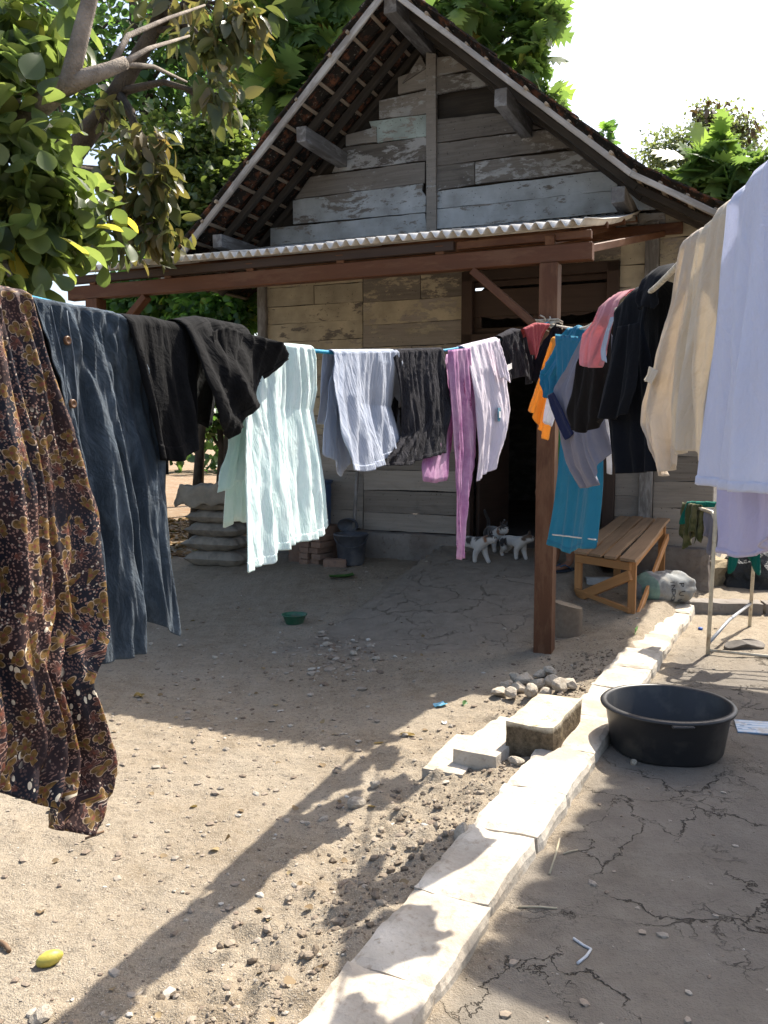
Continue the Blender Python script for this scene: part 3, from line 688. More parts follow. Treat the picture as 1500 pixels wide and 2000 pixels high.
tag(kn.build('rope_knot', M_ROPE_W, None, True), 'frayed knot of cream rope round the red-brown awning post', 'rope')
for nm, p, lab in (('line_pole', (-1.30, -.13, 0), 'rough wooden pole that holds the blue washing line'), ('line_pole', (.34, -.34, 0), 'rough wooden pole that holds the cream rope washing line')):
    tag(beam(nm, (p[0], p[1], gz(p[0], p[1]) - .08), (p[0], p[1], 2.05), .07, .07, M_GREY, None, up=NW, rough=.006), lab, 'pole')

# ------------------------------------------------------------------ cloth
def polyl(pts, n):
    P = np.array([(p[0], p[1]) for p in pts], float); d = np.r_[0, np.cumsum(np.hypot(*np.diff(P, axis=0).T))]; d /= d[-1]
    t = np.linspace(0, 1, n)
    out = np.stack([np.interp(t, d, P[:, 0]), np.interp(t, d, P[:, 1])], -1)
    if n > 8:                                       # round the corners a little
        for _ in range(2): out[1:-1] = .25 * out[:-2] + .5 * out[1:-1] + .25 * out[2:]
    return out
def panel(name, mat, k, left, right, bottom, top=None, hang=None, yaw=None, off=.012, nu=44, nv=70, folds=(3.2, .018), crink=.004, back=.25, seed=0,
          parent=None, belly=.0, open_top=False, hem=None, loose=.35, slant=0.0, skew=0.0, tilt=None, twist=0.0):
    """a cloth hung over line k: the outline is given as the photograph shows it, the sheet lies in the line's own plane
    (or, for bunched pieces, in a plane turned by yaw about the vertical through the line at `hang`)"""
    D = (L1D if k == 1 else L2D).copy(); N = (N1 if k == 1 else N2).copy(); O = P_KNOT if k == 1 else L2O
    if hang is not None: O = line_pt(k, *hang)
    if yaw is not None:
        rm = Matrix.Rotation(R(yaw), 3, 'Z'); D = rm @ D; N = rm @ N
    if N.dot(CAM - O) < 0: N = -N
    tl = (.12 if k == 1 else .05) if tilt is None else tilt
    ztop = on_plane(left[0][0], left[0][1], O + N * off, N).z
    if hang is not None: ztop = O.z
    elif top is None or not parent: pass
    a0_ = (on_plane(left[0][0], left[0][1], O + N * off, N) - O).dot(D)
    def swing(a_, z_):                              # how far the hanging cloth stands off the line's plane: tilt, and a twist towards its far side
        dr_ = np.clip(ztop - z_, 0, 1.2); return tl * dr_ - twist * (a_ - a0_) * np.clip(dr_ / .14, 0, 1)
    def loc(p):
        no = off
        for _ in range(7):
            w = on_plane(p[0], p[1], O + N * no, N); no = off + float(swing((w - O).dot(D), w.z))
        return ((w - O).dot(D), w.z)
    Lp = polyl([loc(p) for p in left], nv); Rp = polyl([loc(p) for p in right], nv); Bp = polyl([loc(p) for p in bottom], nu)
    Tp = polyl([loc(p) for p in (top or [left[0], right[0]])], nu)
    Bp[0] = Lp[-1]; Bp[-1] = Rp[-1]; Tp[0] = Lp[0]; Tp[-1] = Rp[0]
    u = np.linspace(0, 1, nu)[None, :, None]; v = np.linspace(0, 1, nv)[:, None, None]
    S = (1 - v) * Tp[None] + v * Bp[None] + (1 - u) * Lp[:, None] + u * Rp[:, None] - ((1 - u) * (1 - v) * Tp[0] + u * (1 - v) * Tp[-1] + (1 - u) * v * Bp[0] + u * v * Bp[-1])
    rs = np.random.RandomState(seed + 1); U = u[..., 0] + 0 * v[..., 0]; V = v[..., 0] + 0 * u[..., 0]
    A, Zc = S[..., 0], S[..., 1]
    Hh = Zc.max() - Zc.min(); Wd = abs(A.max() - A.min()) + 1e-6
    f = np.zeros_like(U)
    for i in range(4):
        fr = folds[0] * (.6 + .75 * i) * rs.uniform(.85, 1.15); ph = rs.uniform(0, 7); dr = rs.uniform(-.5, .5) + slant
        wv = 2 * np.pi * (fr * (U + dr * V * .35 + .035 * (fbm(U * 2.2 + i * 9, V * 1.6, seed + i) - .5)) ) + ph
        sn = np.sin(wv); f += np.sign(sn) * np.abs(sn) ** .8 * (1 / (1 + .9 * i))
    f *= folds[1] * (.35 + .65 * np.clip(V * 1.6, 0, 1)) / 1.6
    hx, hz = A / .034, Zc / .42
    cr = np.abs(fbm(hx + .6 * Zc / .05 * slant, hz, seed + 31, 4) - .5) * 2
    cr2 = np.abs(fbm(A / .06 + Zc / .30, Zc / .34 - A / .30, seed + 51, 3) - .5) * 2
    f += crink * 1.1 * (1 - 2.6 * cr) + crink * .45 * (1 - 2.4 * cr2)
    f += belly * np.sin(np.pi * np.clip(V, 0, 1)) * (1 - .3 * np.abs(2 * U - 1))
    f -= f.min() * .55
    rows = []
    D_, N_ = np.array(D), np.array(N); O_ = np.array((O.x, O.y, 0.))
    def P3(a_, z_, n_): return O_ + a_[..., None] * D_ + n_[..., None] * N_ + np.stack([0 * z_, 0 * z_, z_], -1)
    front = P3(A + skew * f, Zc, off + f + swing(A, Zc))
    arc = np.concatenate([np.zeros((nv, 1)), np.cumsum(np.hypot(np.diff(A, axis=1), np.diff(f, axis=1)), axis=1)], 1); arc -= arc[:, nu // 2:nu // 2 + 1]
    uvf = np.stack([arc + .5 * Wd, Zc.max() - Zc], -1)
    uv = []
    if back:
        nb = 22; vb = np.linspace(1, 0, nb)[:, None]; drop = back * (1 + .18 * (fbm(np.linspace(0, 3, nu) + seed, np.zeros(nu), seed + 3) - .5) * 2)
        top_f = f[0]; a_b = Tp[:, 0][None] + 0 * vb; z_b = Tp[:, 1][None] - vb * drop[None]
        fb = folds[1] * .8 * np.sin(2 * np.pi * (folds[0] * 1.1 * U[:1] + .3 * vb) + seed) * vb
        n_b = -(off + .004 + np.abs(fb) + loose * .04 * vb)
        rows.append(P3(a_b, z_b, n_b)); uv.append(np.stack([a_b - A.min(), -(vb * drop[None]) - .03], -1))
        na = 6
        for j in range(1, na):
            th = math.pi * (1 - j / na); n_a = math.cos(th) * (off * 1.0) + (j / na) * top_f * .9; z_a = Tp[:, 1] + math.sin(th) * off * .9
            rows.append(P3(Tp[:, 0][None], z_a[None], n_a[None])); uv.append(np.stack([Tp[:, 0][None] - A.min(), np.full((1, nu), -.03 + .03 * j / na)], -1))
    rows.append(front); uv.append(uvf)
    G = np.concatenate(rows, 0); UVg = np.concatenate(uv, 0); nr = G.shape[0]
    Vt = G.reshape(-1, 3); i = np.arange((nr - 1) * (nu - 1)); r_ = i // (nu - 1); c_ = i % (nu - 1); b = r_ * nu + c_
    F = np.stack([b, b + nu, b + nu + 1, b + 1], -1)
    me = bpy.data.meshes.new(name); me.from_pydata(Vt.tolist(), [], F.tolist()); me.polygons.foreach_set('use_smooth', [True] * len(F))
    ul = me.uv_layers.new(name='UVMap'); ul.data.foreach_set('uv', UVg.reshape(-1, 2)[F.ravel()].ravel()); me.materials.append(mat)
    o = bpy.data.objects.new(name, me); link(o, parent)
    sm = o.modifiers.new('thickness', 'SOLIDIFY'); sm.thickness = .0014; sm.offset = 0
    if hem:                                         # turned-up hem along the lower edge
        hm, hh = hem; r0 = max(1, int(nv * (1 - hh / max(Hh, .05)))); sub = front[r0:] + N_ * .0022; m_ = sub.shape[0]
        if m_ >= 2:
            sub[0] -= N_ * .0022; Vh = sub.reshape(-1, 3); i = np.arange((m_ - 1) * (nu - 1)); b = (i // (nu - 1)) * nu + i % (nu - 1)
            Fh = np.stack([b, b + nu, b + nu + 1, b + 1], -1); h_ = mesh('hem', Vh.tolist(), Fh.tolist(), hm, o, True)
            hu = h_.data.uv_layers.new(name='UVMap'); hu.data.foreach_set('uv', uvf[r0:].reshape(-1, 2)[Fh.ravel()].ravel())
            h_.modifiers.new('thickness', 'SOLIDIFY').thickness = .002
    o['_g'] = 0; del o['_g']
    return o, (O, D, N, front)
def garment(label, cat, group, *a, **k):
    o, inf = panel(*a, **k); tag(o, label, cat, group); return o, inf
GRP = 'clothes hung over the washing lines'

def make_batik():
    t = NT('batik_print'); uv = t.coord('UV'); w = t.n('TexNoise', Vector=uv, Scale=9, Detail=3).outputs[1]
    p = t.n('VectorMath', {'operation': 'MULTIPLY_ADD'}, i0=w, i1=(.03, .03, 0), i2=uv).outputs[0]
    base = t.mix(t.ramp(t.noise(uv, 6, 3), [(.42, 0), (.58, 1)]), (.008, .008, .015), (.030, .013, .012))
    # small dots
    vd = t.n('TexVoronoi', Vector=p, Scale=210).outputs[0]; base = t.mix(t.math('MULTIPLY', t.math('LESS_THAN', vd, .36), t.ramp(t.noise(uv, 8, 3), [(.34, .05), (.58, .85)])), base, (.30, .17, .13))
    ve = t.n('TexVoronoi', Vector=p, Scale=120).outputs[0]; base = t.mix(t.math('MULTIPLY', t.math('LESS_THAN', ve, .2), t.ramp(t.noise(t.map(uv, (1, 1, 1), (7, 1, 0)), 9, 3), [(.45, 0), (.55, .9)])), base, (.55, .46, .36))
    # rice-grain marks
    vg = t.n('TexVoronoi', Vector=t.map(p, (95, 55, 1), rot=(0, 0, .5)), Scale=1).outputs[0]
    base = t.mix(t.math('MULTIPLY', t.math('LESS_THAN', vg, .30), t.ramp(t.noise(t.map(uv, (1, 1, 1), (3, 3, 0)), 8, 2), [(.58, 0), (.61, 1)])), base, (.66, .58, .44))
    def flowers(scale, petals, R0, colr, rim, loc, keep):
        q = t.map(p, (scale, scale, 1), loc); v = t.n('TexVoronoi', Vector=q, Scale=1, Randomness=1.0); d = t.n('VectorMath', {'operation': 'SUBTRACT'}, i0=q, i1=v.outputs['Position']).outputs[0]
        s_ = t.n('SeparateXYZ', Vector=d); an = t.math('ARCTAN2', s_.outputs[1], s_.outputs[0]); rr = t.n('VectorMath', {'operation': 'LENGTH'}, i0=t.map(d, (1, 1, 0))).outputs['Value']
        wav = t.math('ABSOLUTE', t.math('SINE', t.math('MULTIPLY', an, petals / 2)))
        pet = t.math('MULTIPLY', t.math('ADD', .40, t.math('MULTIPLY', wav, .66)), R0)
        sel = t.math('GREATER_THAN', t.n('SeparateColor', Color=v.outputs['Color']).outputs[0], keep)
        m = t.math('MULTIPLY', t.math('LESS_THAN', rr, pet), sel); inner = t.math('LESS_THAN', rr, t.math('MULTIPLY', pet, .88)); eye = t.math('LESS_THAN', rr, R0 * .2)
        vein = t.math('LESS_THAN', wav, .16); cc = t.mix(t.ramp(t.noise(uv, 120, 3), [(.35, 0), (.65, 1)]), tuple(x * .35 for x in colr), colr); cc = t.mix(t.math('MULTIPLY', vein, .6), cc, (.12, .05, .03)); cc = t.mix(inner, rim, cc); cc = t.mix(eye, cc, (.16, .05, .03)); return m, cc
    m, cc = flowers(25, 5, .40, (.20, .115, .03), (.34, .25, .16), (0, 0, 0), .56); base = t.mix(m, base, cc)
    m, cc = flowers(30, 6, .38, (.13, .05, .035), (.38, .24, .19), (4.3, 1.7, 0), .62); base = t.mix(m, base, cc)
    m, cc = flowers(34, 3, .46, (.22, .12, .03), (.36, .26, .17), (9.1, 5.7, 0), .66); base = t.mix(m, base, cc)
    return t.done(base, .7, t.bump(t.noise(t.map(uv, (30, 10, 1)), 1, 4), .4, .008), .3, .08, base)
M_BATIK = make_batik()
def make_denim():
    t = NT('washed_denim'); uv = t.coord('UV')
    tw = t.n('TexWave', {'bands_direction': 'DIAGONAL'}, Vector=uv, Scale=330, Distortion=1.5, Detail=1).outputs[1]
    st = t.noise(t.map(uv, (260, 16, 1)), 1, 3, .6); n3 = t.noise(t.map(uv, (16, 9, 1)), 1, 6, .72, .4)
    b = t.mix(st, (.010, .018, .030), (.045, .069, .092)); b = t.mix(t.ramp(n3, [(.46, 0), (.66, .7)]), b, (.13, .17, .21))
    b = t.mix(t.math('MULTIPLY', tw, .25), b, (.16, .20, .25))
    h = t.math('ADD', t.math('MULTIPLY', n3, 1), t.math('MULTIPLY', tw, .04)); return t.done(b, .9, t.bump(h, .95, .022), .15, .05, b, sheen=.08)
M_DENIM = make_denim()
M_BLACKC = mat_cloth('black_cotton', (.0065, .0065, .007), .02, .25, .35, (10, 18), fade=(.013, .013, .0135), sheen=.02)
M_BLACK2 = mat_cloth('black_jersey', (.008, .009, .012), .02, .2, .3, (8, 14), sheen=.04)
M_BROWNBLK = mat_cloth('brown_black_cotton', (.013, .011, .010), .02, .2, .35, (8, 14), sheen=.04)
M_MINT = mat_cloth('mint_cotton', (.70, .84, .82), .28, .08, .5, (5, 40), fade=(.80, .88, .87))
M_GREYC = mat_cloth('grey_blue_jersey', (.42, .47, .58), .22, .12, .5, (5, 40), fade=(.55, .58, .66), heather=.15)
M_CHAR = mat_cloth('charcoal_crepe', (.026, .025, .030), .06, .2, .9, (14, 60), fade=(.055, .054, .062), sheen=.03)
M_LILAC = mat_cloth('lilac_cotton', (.76, .70, .78), .3, .06, .45, (5, 30))
M_NAVYB = mat_cloth('navy_black_cotton', (.016, .015, .021), .02, .2, .5, (8, 20), sheen=.04)
M_RED_C = mat_cloth('coral_red_cotton', (.42, .085, .09), .2, .15, .5)
M_ORANGE = mat_cloth('orange_cotton', (.70, .36, .07), .36, .08, .4, (5, 12), tcol=(.90, .46, .07))
M_TEAL = mat_cloth('teal_cotton', (.035, .20, .31), .22, .12, .5, (6, 16), tcol=(.05, .32, .46))
M_SLATE = mat_cloth('slate_cotton', (.21, .205, .245), .15, .1, .4, (6, 12), tcol=(.35, .35, .42))
M_NAVYBAND = mat_cloth('navy_band', (.012, .017, .055), .03, .1, .3)
M_PINK = mat_cloth('pink_cotton', (.56, .27, .30), .36, .1, .5, (7, 14), tcol=(.70, .32, .33))
M_BEIGE = mat_cloth('beige_cotton', (.60, .52, .43), .30, .06, .5, (6, 18), tcol=(.80, .70, .56), heather=.1)
M_BEIGE2 = mat_cloth('cream_cotton', (.66, .59, .48), .30, .06, .5, (6, 18), tcol=(.85, .75, .58), heather=.1)
M_BLUEW = mat_cloth('blue_white_jersey', (.70, .73, .86), .32, .05, .4, (6, 20), tcol=(.76, .79, .92), heather=.08)
M_LAV = mat_cloth('lavender_jersey', (.52, .50, .68), .22, .05, .35, (6, 14))
M_WHITEC = mat_cloth('white_cotton', (.78, .78, .80), .3, .06, .5)
M_GREENC = mat_cloth('dark_green_cotton', (.015, .10, .05), .1, .2, .5)
M_TEALG = mat_cloth('teal_green_cotton', (.012, .15, .11), .15, .2, .5)
M_OLIVE = mat_cloth('olive_print_cotton', (.07, .08, .03), .1, .4, .5, fade=(.18, .16, .08))
def make_kerchief():
    t = NT('purple_batik'); uv = t.coord('UV'); n = t.noise(uv, 26, 5, .7); b = t.mix(t.ramp(n, [(.35, 0), (.65, 1)]), (.34, .12, .30), (.58, .32, .52))
    b = t.mix(t.ramp(t.noise(t.map(uv, (7, 4, 1)), 1, 4), [(.4, 0), (.65, .8)]), b, (.66, .46, .60))
    v = t.n('TexVoronoi', Vector=uv, Scale=120).outputs[0]; band = t.ramp(t.noise(t.map(uv, (9, 3, 1), (2, 5, 0)), 1, 1), [(.66, 0), (.68, 1)])
    b = t.mix(band, b, t.mix(t.math('LESS_THAN', v, .4), (.22, .03, .13), (.55, .25, .42)))
    return t.done(b, .85, t.bump(t.noise(t.map(uv, (26, 6, 1)), 1, 4), .4, .01), .15, .3, t.mix(.5, b, (.6, .28, .5)))
M_KERCH = make_kerchief()
M_BUTTON = mat_plain('brown_button', (.16, .075, .03), .4, .2, 200, .1, .5)
M_THREAD = mat_plain('grey_thread', (.20, .23, .26), .8, .1, 100, .2)
M_STITCH = mat_plain('pale_thread', (.55, .55, .52), .8, .1, 100, .2)
M_LABELT = mat_plain('white_tag', (.75, .75, .75), .7, .05, 50, .1)

# --- blue line
garment('black brown and gold batik cloth with flowers, hanging beside the denim shirt', 'batik cloth', GRP, 'batik_cloth', M_BATIK, 1,
        [(-190, 520), (-185, 900), (-170, 1200), (-150, 1490)], [(42, 580), (78, 690), (122, 840), (166, 1000), (170, 1110), (178, 1230), (152, 1330), (200, 1480), (196, 1530), (165, 1624)],
        [(-150, 1490), (0, 1548), (70, 1572), (92, 1618), (165, 1628)], folds=(4.5, .022), crink=.006, back=.7, seed=4, nu=70, nv=150)
den, (dO, dD, dN, dF) = garment('faded blue denim shirt with brown buttons draped over the line', 'shirt', GRP, 'denim_shirt', M_DENIM, 1,
        [(46, 588), (102, 750), (142, 900), (166, 1050), (174, 1180), (172, 1298)], [(243, 628), (276, 750), (300, 900), (312, 1080), (330, 1234)],
        [(172, 1300), (215, 1292), (258, 1272), (266, 1195), (296, 1222), (330, 1241)], top=[(46, 588), (120, 603), (200, 615), (243, 628)], folds=(3.6, .020), crink=.0075, back=.55, seed=8, nu=130, nv=200, twist=.09)
def on_front(Fr, px, py):                           # nearest point of the cloth to a view ray
    d = np.array(ray(px, py)); d /= np.linalg.norm(d); P = Fr.reshape(-1, 3) - np.array(CAM); c = np.linalg.norm(np.cross(P, d), axis=1); i = int(np.argmin(c)); return Vector(Fr.reshape(-1, 3)[i])
for bx, by in ((127, 667), (137, 787), (146, 905)):
    p = on_front(dF, bx, by) + dN * .006; mb = MB(); mb.lathe([(0, .0005), (.0025, .0005), (.004, .002), (.0065, .003), (.008, .0012), (.008, -.002)], (0, 0, 0), 18)
    mb.build('button', M_BUTTON, den, True, frame(dD, Vector((0, 0, 1)), dD.cross(Vector((0, 0, 1))) if dD.cross(Vector((0, 0, 1))).dot(dN) > 0 else dN, p))
for (xs_, r_) in (([(127, 606), (140, 690), (148, 790), (153, 900), (158, 1010)], .0014), ([(96, 600), (118, 690), (128, 780), (134, 870)], .0010)):
    pts = [on_front(dF, *q) + dN * .004 for q in polyl(xs_, 14)]; mb = MB(); mb.tube(pts, r_ * .7, 5); mb.build('placket_seam', M_THREAD, den, True)
sh = thing('black_shorts', 'black cotton shorts with both legs spread stiffly over the line', 'shorts', tuple(line_pt(1, 360, 648))); sh['group'] = GRP
panel('leg', M_BLACKC, 1, [(238, 630), (262, 740), (285, 830), (300, 893)], [(372, 652), (374, 740), (380, 800), (383, 858)], [(300, 896), (342, 902), (383, 860)], top=[(238, 630), (300, 634), (372, 652)], folds=(2.0, .016), crink=.004, back=.34, seed=12, parent=sh, hem=(M_BLACKC, .035), off=.02)
panel('leg', M_BLACKC, 1, [(352, 648), (366, 740), (398, 828), (432, 858)], [(478, 655), (515, 672), (546, 703)], [(432, 860), (472, 812), (502, 760), (546, 704)], top=[(352, 648), (400, 640), (430, 645), (478, 655)], folds=(1.6, .022), crink=.005, back=.2, seed=14, parent=sh, hem=(M_BLACKC, .03), off=.03, belly=.03)
panel('seat', M_BLACKC, 1, [(410, 648), (412, 690), (420, 725)], [(470, 650), (462, 690), (440, 735)], [(420, 727), (430, 738), (440, 736)], top=[(410, 648), (440, 638), (470, 650)], folds=(1.2, .01), crink=.004, back=0, seed=15, parent=sh, off=.05, nu=24, nv=24)
mint, _ = garment('long pale mint T-shirt hanging straight with its hem lowest', 'shirt', GRP, 'mint_shirt', M_MINT, 1,
        [(468, 678), (470, 850), (466, 960), (474, 1116)], [(606, 682), (613, 760), (621, 900), (633, 1026)], [(474, 1119), (519, 1100), (526, 1077), (608, 1050), (633, 1032)], top=[(468, 678), (530, 676), (606, 682)],
        folds=(4.2, .020), crink=.0028, back=.45, seed=21, nu=110, nv=150, tilt=.18, twist=.13, hem=(M_MINT, .022))
panel('sleeve', M_MINT, 1, [(478, 745), (446, 830), (425, 900), (412, 960)], [(492, 780), (476, 850), (470, 930)], [(412, 963), (440, 956), (470, 936)], off=-.035, folds=(1.4, .012), back=0, seed=22, parent=mint, nu=30, nv=40)
gs, _ = garment('grey-blue T-shirt with creases, folded over the line beside charcoal cloth', 'shirt', GRP, 'grey_shirt', M_GREYC, 1,
        [(648, 690), (648, 770), (662, 850), (676, 916)], [(770, 688), (780, 770), (793, 862)], [(676, 918), (712, 921), (742, 906), (793, 866)], folds=(4.0, .016), crink=.0026, back=.2, seed=27, nu=100, nv=110, tilt=.18, twist=.13, hem=(M_GREYC, .022))
panel('sleeve', M_GREYC, 1, [(646, 695), (632, 790), (623, 860), (622, 886)], [(664, 705), (668, 800), (678, 900)], [(622, 888), (650, 900), (664, 934), (678, 902)], off=-.02, folds=(1.3, .01), back=0, seed=28, parent=gs, nu=30, nv=44)
garment('charcoal crinkled skirt with gathered hem between grey shirt and purple scarf', 'skirt', GRP, 'charcoal_skirt', M_CHAR, 1,
        [(762, 688), (776, 770), (786, 850), (746, 908)], [(862, 684), (869, 770), (868, 884)], [(746, 910), (790, 908), (830, 893), (868, 884)], folds=(4.6, .013), crink=.006, tilt=.04, back=.32, seed=33, nu=72, nv=90, hem=(M_CHAR, .02))
pk, _ = garment('purple batik scarf tapering to a long point over the line', 'scarf', GRP, 'purple_scarf', M_KERCH, 1,
        [(868, 684), (873, 790), (880, 900), (885, 1010), (888, 1090)], [(912, 680), (922, 790), (924, 890), (906, 990), (893, 1086)], [(888, 1093), (891, 1090), (893, 1087)], folds=(2.6, .018), crink=.004, tilt=.0, back=0, seed=37, nu=40, nv=100, off=.03)
panel('scarf_end', M_KERCH, 1, [(870, 692), (852, 820), (822, 905), (824, 938)], [(888, 690), (884, 820), (872, 936)], [(824, 940), (845, 944), (872, 938)], off=-.03, folds=(1.5, .008), back=0, seed=38, parent=pk, nu=24, nv=30)
ls, (lO, lD, lN, lF) = garment('pale lilac shirt with a small blue badge beside the purple scarf', 'shirt', GRP, 'lilac_shirt', M_LILAC, 1,
        [(900, 680), (912, 790), (918, 880), (921, 938)], [(968, 663), (978, 720), (986, 800), (980, 860), (972, 896)], [(921, 941), (948, 922), (972, 898)], folds=(3.0, .022), crink=.003, back=.3, seed=41, nu=80, nv=100, belly=.03, tilt=.06)
panel('sleeve', M_LILAC, 1, [(955, 668), (966, 700), (975, 740)], [(970, 662), (980, 700), (991, 747)], [(975, 742), (982, 738), (991, 749)], off=.06, folds=(1.2, .01), back=0, seed=42, parent=ls, nu=20, nv=24)
pb_ = on_front(lF, 970, 810) + lN * .012
mb = MB(); mb.box((0, 0, 0), (.05, .002, .062)); mb.build('badge', M_TEAL, ls, False, frame(lD, lN, Vector((0, 0, 1)), pb_))
mb = MB(); mb.box((0, 0, 0), (.026, .002, .03)); mb.build('badge_emblem', M_LABELT, ls, False, frame(lD, lN, Vector((0, 0, 1)), pb_ + lN * .003))
ns, (nO, nD, nN, nF) = garment('small navy-black shorts with white tag next to lilac shirt', 'shorts', GRP, 'navy_shorts', M_NAVYB, 1,
        [(974, 660), (980, 700), (986, 744)], [(1024, 648), (1034, 690), (1041, 742)], [(986, 746), (1012, 735), (1028, 752), (1041, 744)], top=[(974, 660), (1000, 645), (1024, 648)], folds=(2, .03), crink=.006, tilt=.02, back=.2, seed=45, nu=44, nv=40)
mb = MB(); mb.box((0, 0, 0), (.09, .002, .028)); mb.build('care_tag', M_LABELT, ns, False, frame(nD, nN, Vector((0, 0, 1)), on_front(nF, 991, 717) + nN * .012) @ Matrix.Rotation(R(-12), 4, 'Y'))
garment('small coral red cloth tied by the knot at the awning post', 'cloth', GRP, 'red_cloth', M_RED_C, 1, [(1021, 646), (1028, 665), (1036, 690)], [(1072, 636), (1062, 650), (1046, 700)], [(1036, 692), (1040, 698), (1046, 702)], top=[(1021, 646), (1045, 634), (1072, 636)], hang=(1000, 650), yaw=-42, folds=(1.5, .02), back=.05, seed=47, nu=24, nv=24)
# --- cream line
garment('small black shorts crumpled over the rope beside the orange cloth', 'shorts', GRP, 'black_briefs', M_NAVYB, 2, [(1084, 640), (1062, 675), (1040, 708), (1038, 740)], [(1090, 634), (1100, 660), (1092, 700), (1078, 735)], [(1038, 742), (1058, 748), (1078, 737)], hang=(1088, 640), yaw=50, folds=(1.8, .02), crink=.008, back=.15, seed=49, nu=36, nv=36)
garment('bright orange cloth hanging in folds against the awning post', 'cloth', GRP, 'orange_cloth', M_ORANGE, 2, [(1082, 662), (1064, 720), (1046, 770), (1034, 802)], [(1108, 664), (1096, 740), (1086, 800), (1079, 858)], [(1034, 804), (1050, 808), (1051, 838), (1060, 842), (1062, 854), (1079, 861)], hang=(1100, 655), yaw=45, folds=(2.4, .022), crink=.003, back=.3, seed=51, nu=44, nv=60)
tt, _ = garment('bright teal blouse bunched on the rope next to the orange cloth', 'shirt', GRP, 'teal_blouse', M_TEAL, 2, [(1110, 645), (1088, 685), (1054, 735), (1062, 756), (1066, 775)], [(1152, 652), (1136, 690), (1112, 738), (1104, 770)], [(1066, 777), (1085, 780), (1104, 772)], top=[(1110, 648), (1128, 640), (1152, 652)], hang=(1132, 642), yaw=38, folds=(2.4, .018), crink=.006, back=.25, seed=55, nu=44, nv=50)
panel('white_lining', M_WHITEC, 2, [(1100, 700), (1072, 780), (1064, 822)], [(1122, 700), (1096, 790), (1082, 832)], [(1064, 824), (1072, 830), (1082, 834)], hang=(1132, 642), yaw=38, folds=(1.5, .01), back=0, off=-.02, seed=56, parent=tt, nu=20, nv=20)
tp, _ = garment('long teal trousers hanging lowest with white trim near the cuffs', 'trousers', GRP, 'teal_trousers', M_TEAL, 2, [(1122, 655), (1105, 800), (1096, 930), (1090, 980), (1077, 1062)], [(1168, 660), (1182, 800), (1178, 940), (1172, 1000), (1163, 1068)], [(1077, 1064), (1098, 1074), (1112, 1082), (1135, 1070), (1163, 1072)], hang=(1140, 640), yaw=36, off=-.05, folds=(1.8, .018), crink=.002, back=.3, seed=58, nu=50, nv=110, hem=(M_TEAL, .03))
_o, (tO, tD, tN, tF) = panel('trim_base', M_TEAL, 2, [(1081, 1044), (1078, 1062)], [(1166, 1054), (1163, 1070)], [(1077, 1064), (1163, 1072)], hang=(1140, 640), yaw=36, off=-.03, folds=(2, .002), back=0, seed=1, nu=20, nv=5, parent=tp)
bpy.data.objects.remove(_o); mb = MB(); mb.tube([Vector(tF[0, j]) for j in range(20)], .003, 6); mb.build('white_trim', M_STITCH, tp, True)
sg, _ = garment('slate grey trousers with a navy waistband sagging off the rope', 'trousers', GRP, 'slate_trousers', M_SLATE, 2, [(1146, 650), (1118, 705), (1086, 760), (1096, 860), (1104, 905), (1128, 950)], [(1166, 655), (1182, 760), (1192, 840), (1201, 872)], [(1128, 954), (1158, 952), (1182, 946), (1180, 905), (1201, 874)], hang=(1156, 632), yaw=34, off=.03, folds=(2.0, .022), crink=.003, back=.2, seed=61, nu=54, nv=80)
panel('waistband', M_NAVYBAND, 2, [(1070, 772), (1078, 800), (1092, 835), (1104, 858)], [(1082, 766), (1096, 792), (1110, 825), (1121, 846)], [(1104, 860), (1112, 856), (1121, 848)], hang=(1156, 632), yaw=34, off=.05, folds=(1, .002), crink=.001, back=0, seed=62, parent=sg, nu=14, nv=30)
panel('lining', M_WHITEC, 2, [(1160, 700), (1184, 850), (1187, 924)], [(1172, 690), (1196, 850), (1199, 926)], [(1187, 925), (1193, 926), (1199, 927)], hang=(1156, 632), yaw=34, off=.0, folds=(1, .004), back=0, seed=63, parent=sg, nu=10, nv=12)
garment('brown-black trousers in a rounded bundle below the pink briefs', 'trousers', GRP, 'dark_trousers', M_BROWNBLK, 2, [(1158, 660), (1134, 715), (1126, 770), (1119, 800), (1126, 835)], [(1202, 640), (1200, 740), (1198, 800), (1180, 820)], [(1126, 838), (1146, 846), (1166, 836), (1180, 822)], hang=(1178, 618), yaw=30, off=.045, folds=(1.7, .02), crink=.003, back=.25, seed=66, nu=50, nv=60)
pn, _ = garment('pink briefs with grey lace trim hooked on the rope', 'underwear', GRP, 'pink_briefs', M_PINK, 2, [(1170, 628), (1150, 655), (1145, 690), (1148, 712)], [(1210, 614), (1202, 650), (1196, 690), (1186, 712)], [(1148, 714), (1166, 719), (1186, 714)], top=[(1170, 628), (1190, 616), (1210, 614)], hang=(1186, 614), yaw=28, off=.085, folds=(1.6, .02), crink=.004, back=.12, seed=69, nu=40, nv=40)
panel('lace_trim', M_GREYC, 2, [(1196, 620), (1184, 650), (1176, 685), (1178, 704)], [(1204, 618), (1193, 648), (1183, 684), (1188, 708)], [(1178, 704), (1183, 707), (1188, 709)], hang=(1186, 614), yaw=28, off=.112, folds=(1, .002), crink=.003, back=0, seed=70, parent=pn, nu=8, nv=30)
bs = thing('black_shirt', 'black shirt bunched high on the rope beside the beige shirt', 'shirt', tuple(line_pt(2, 1245, 585))); bs['group'] = GRP
panel('body', M_BLACK2, 2, [(1206, 612), (1200, 700), (1198, 800), (1204, 870), (1214, 922)], [(1278, 572), (1262, 640), (1276, 740), (1284, 840), (1281, 918)], [(1214, 925), (1248, 924), (1281, 920)], top=[(1206, 612), (1240, 582), (1278, 572)], hang=(1245, 585), yaw=22, off=.03, folds=(1.7, .022), crink=.0022, back=.3, seed=73, nu=54, nv=90, parent=bs)
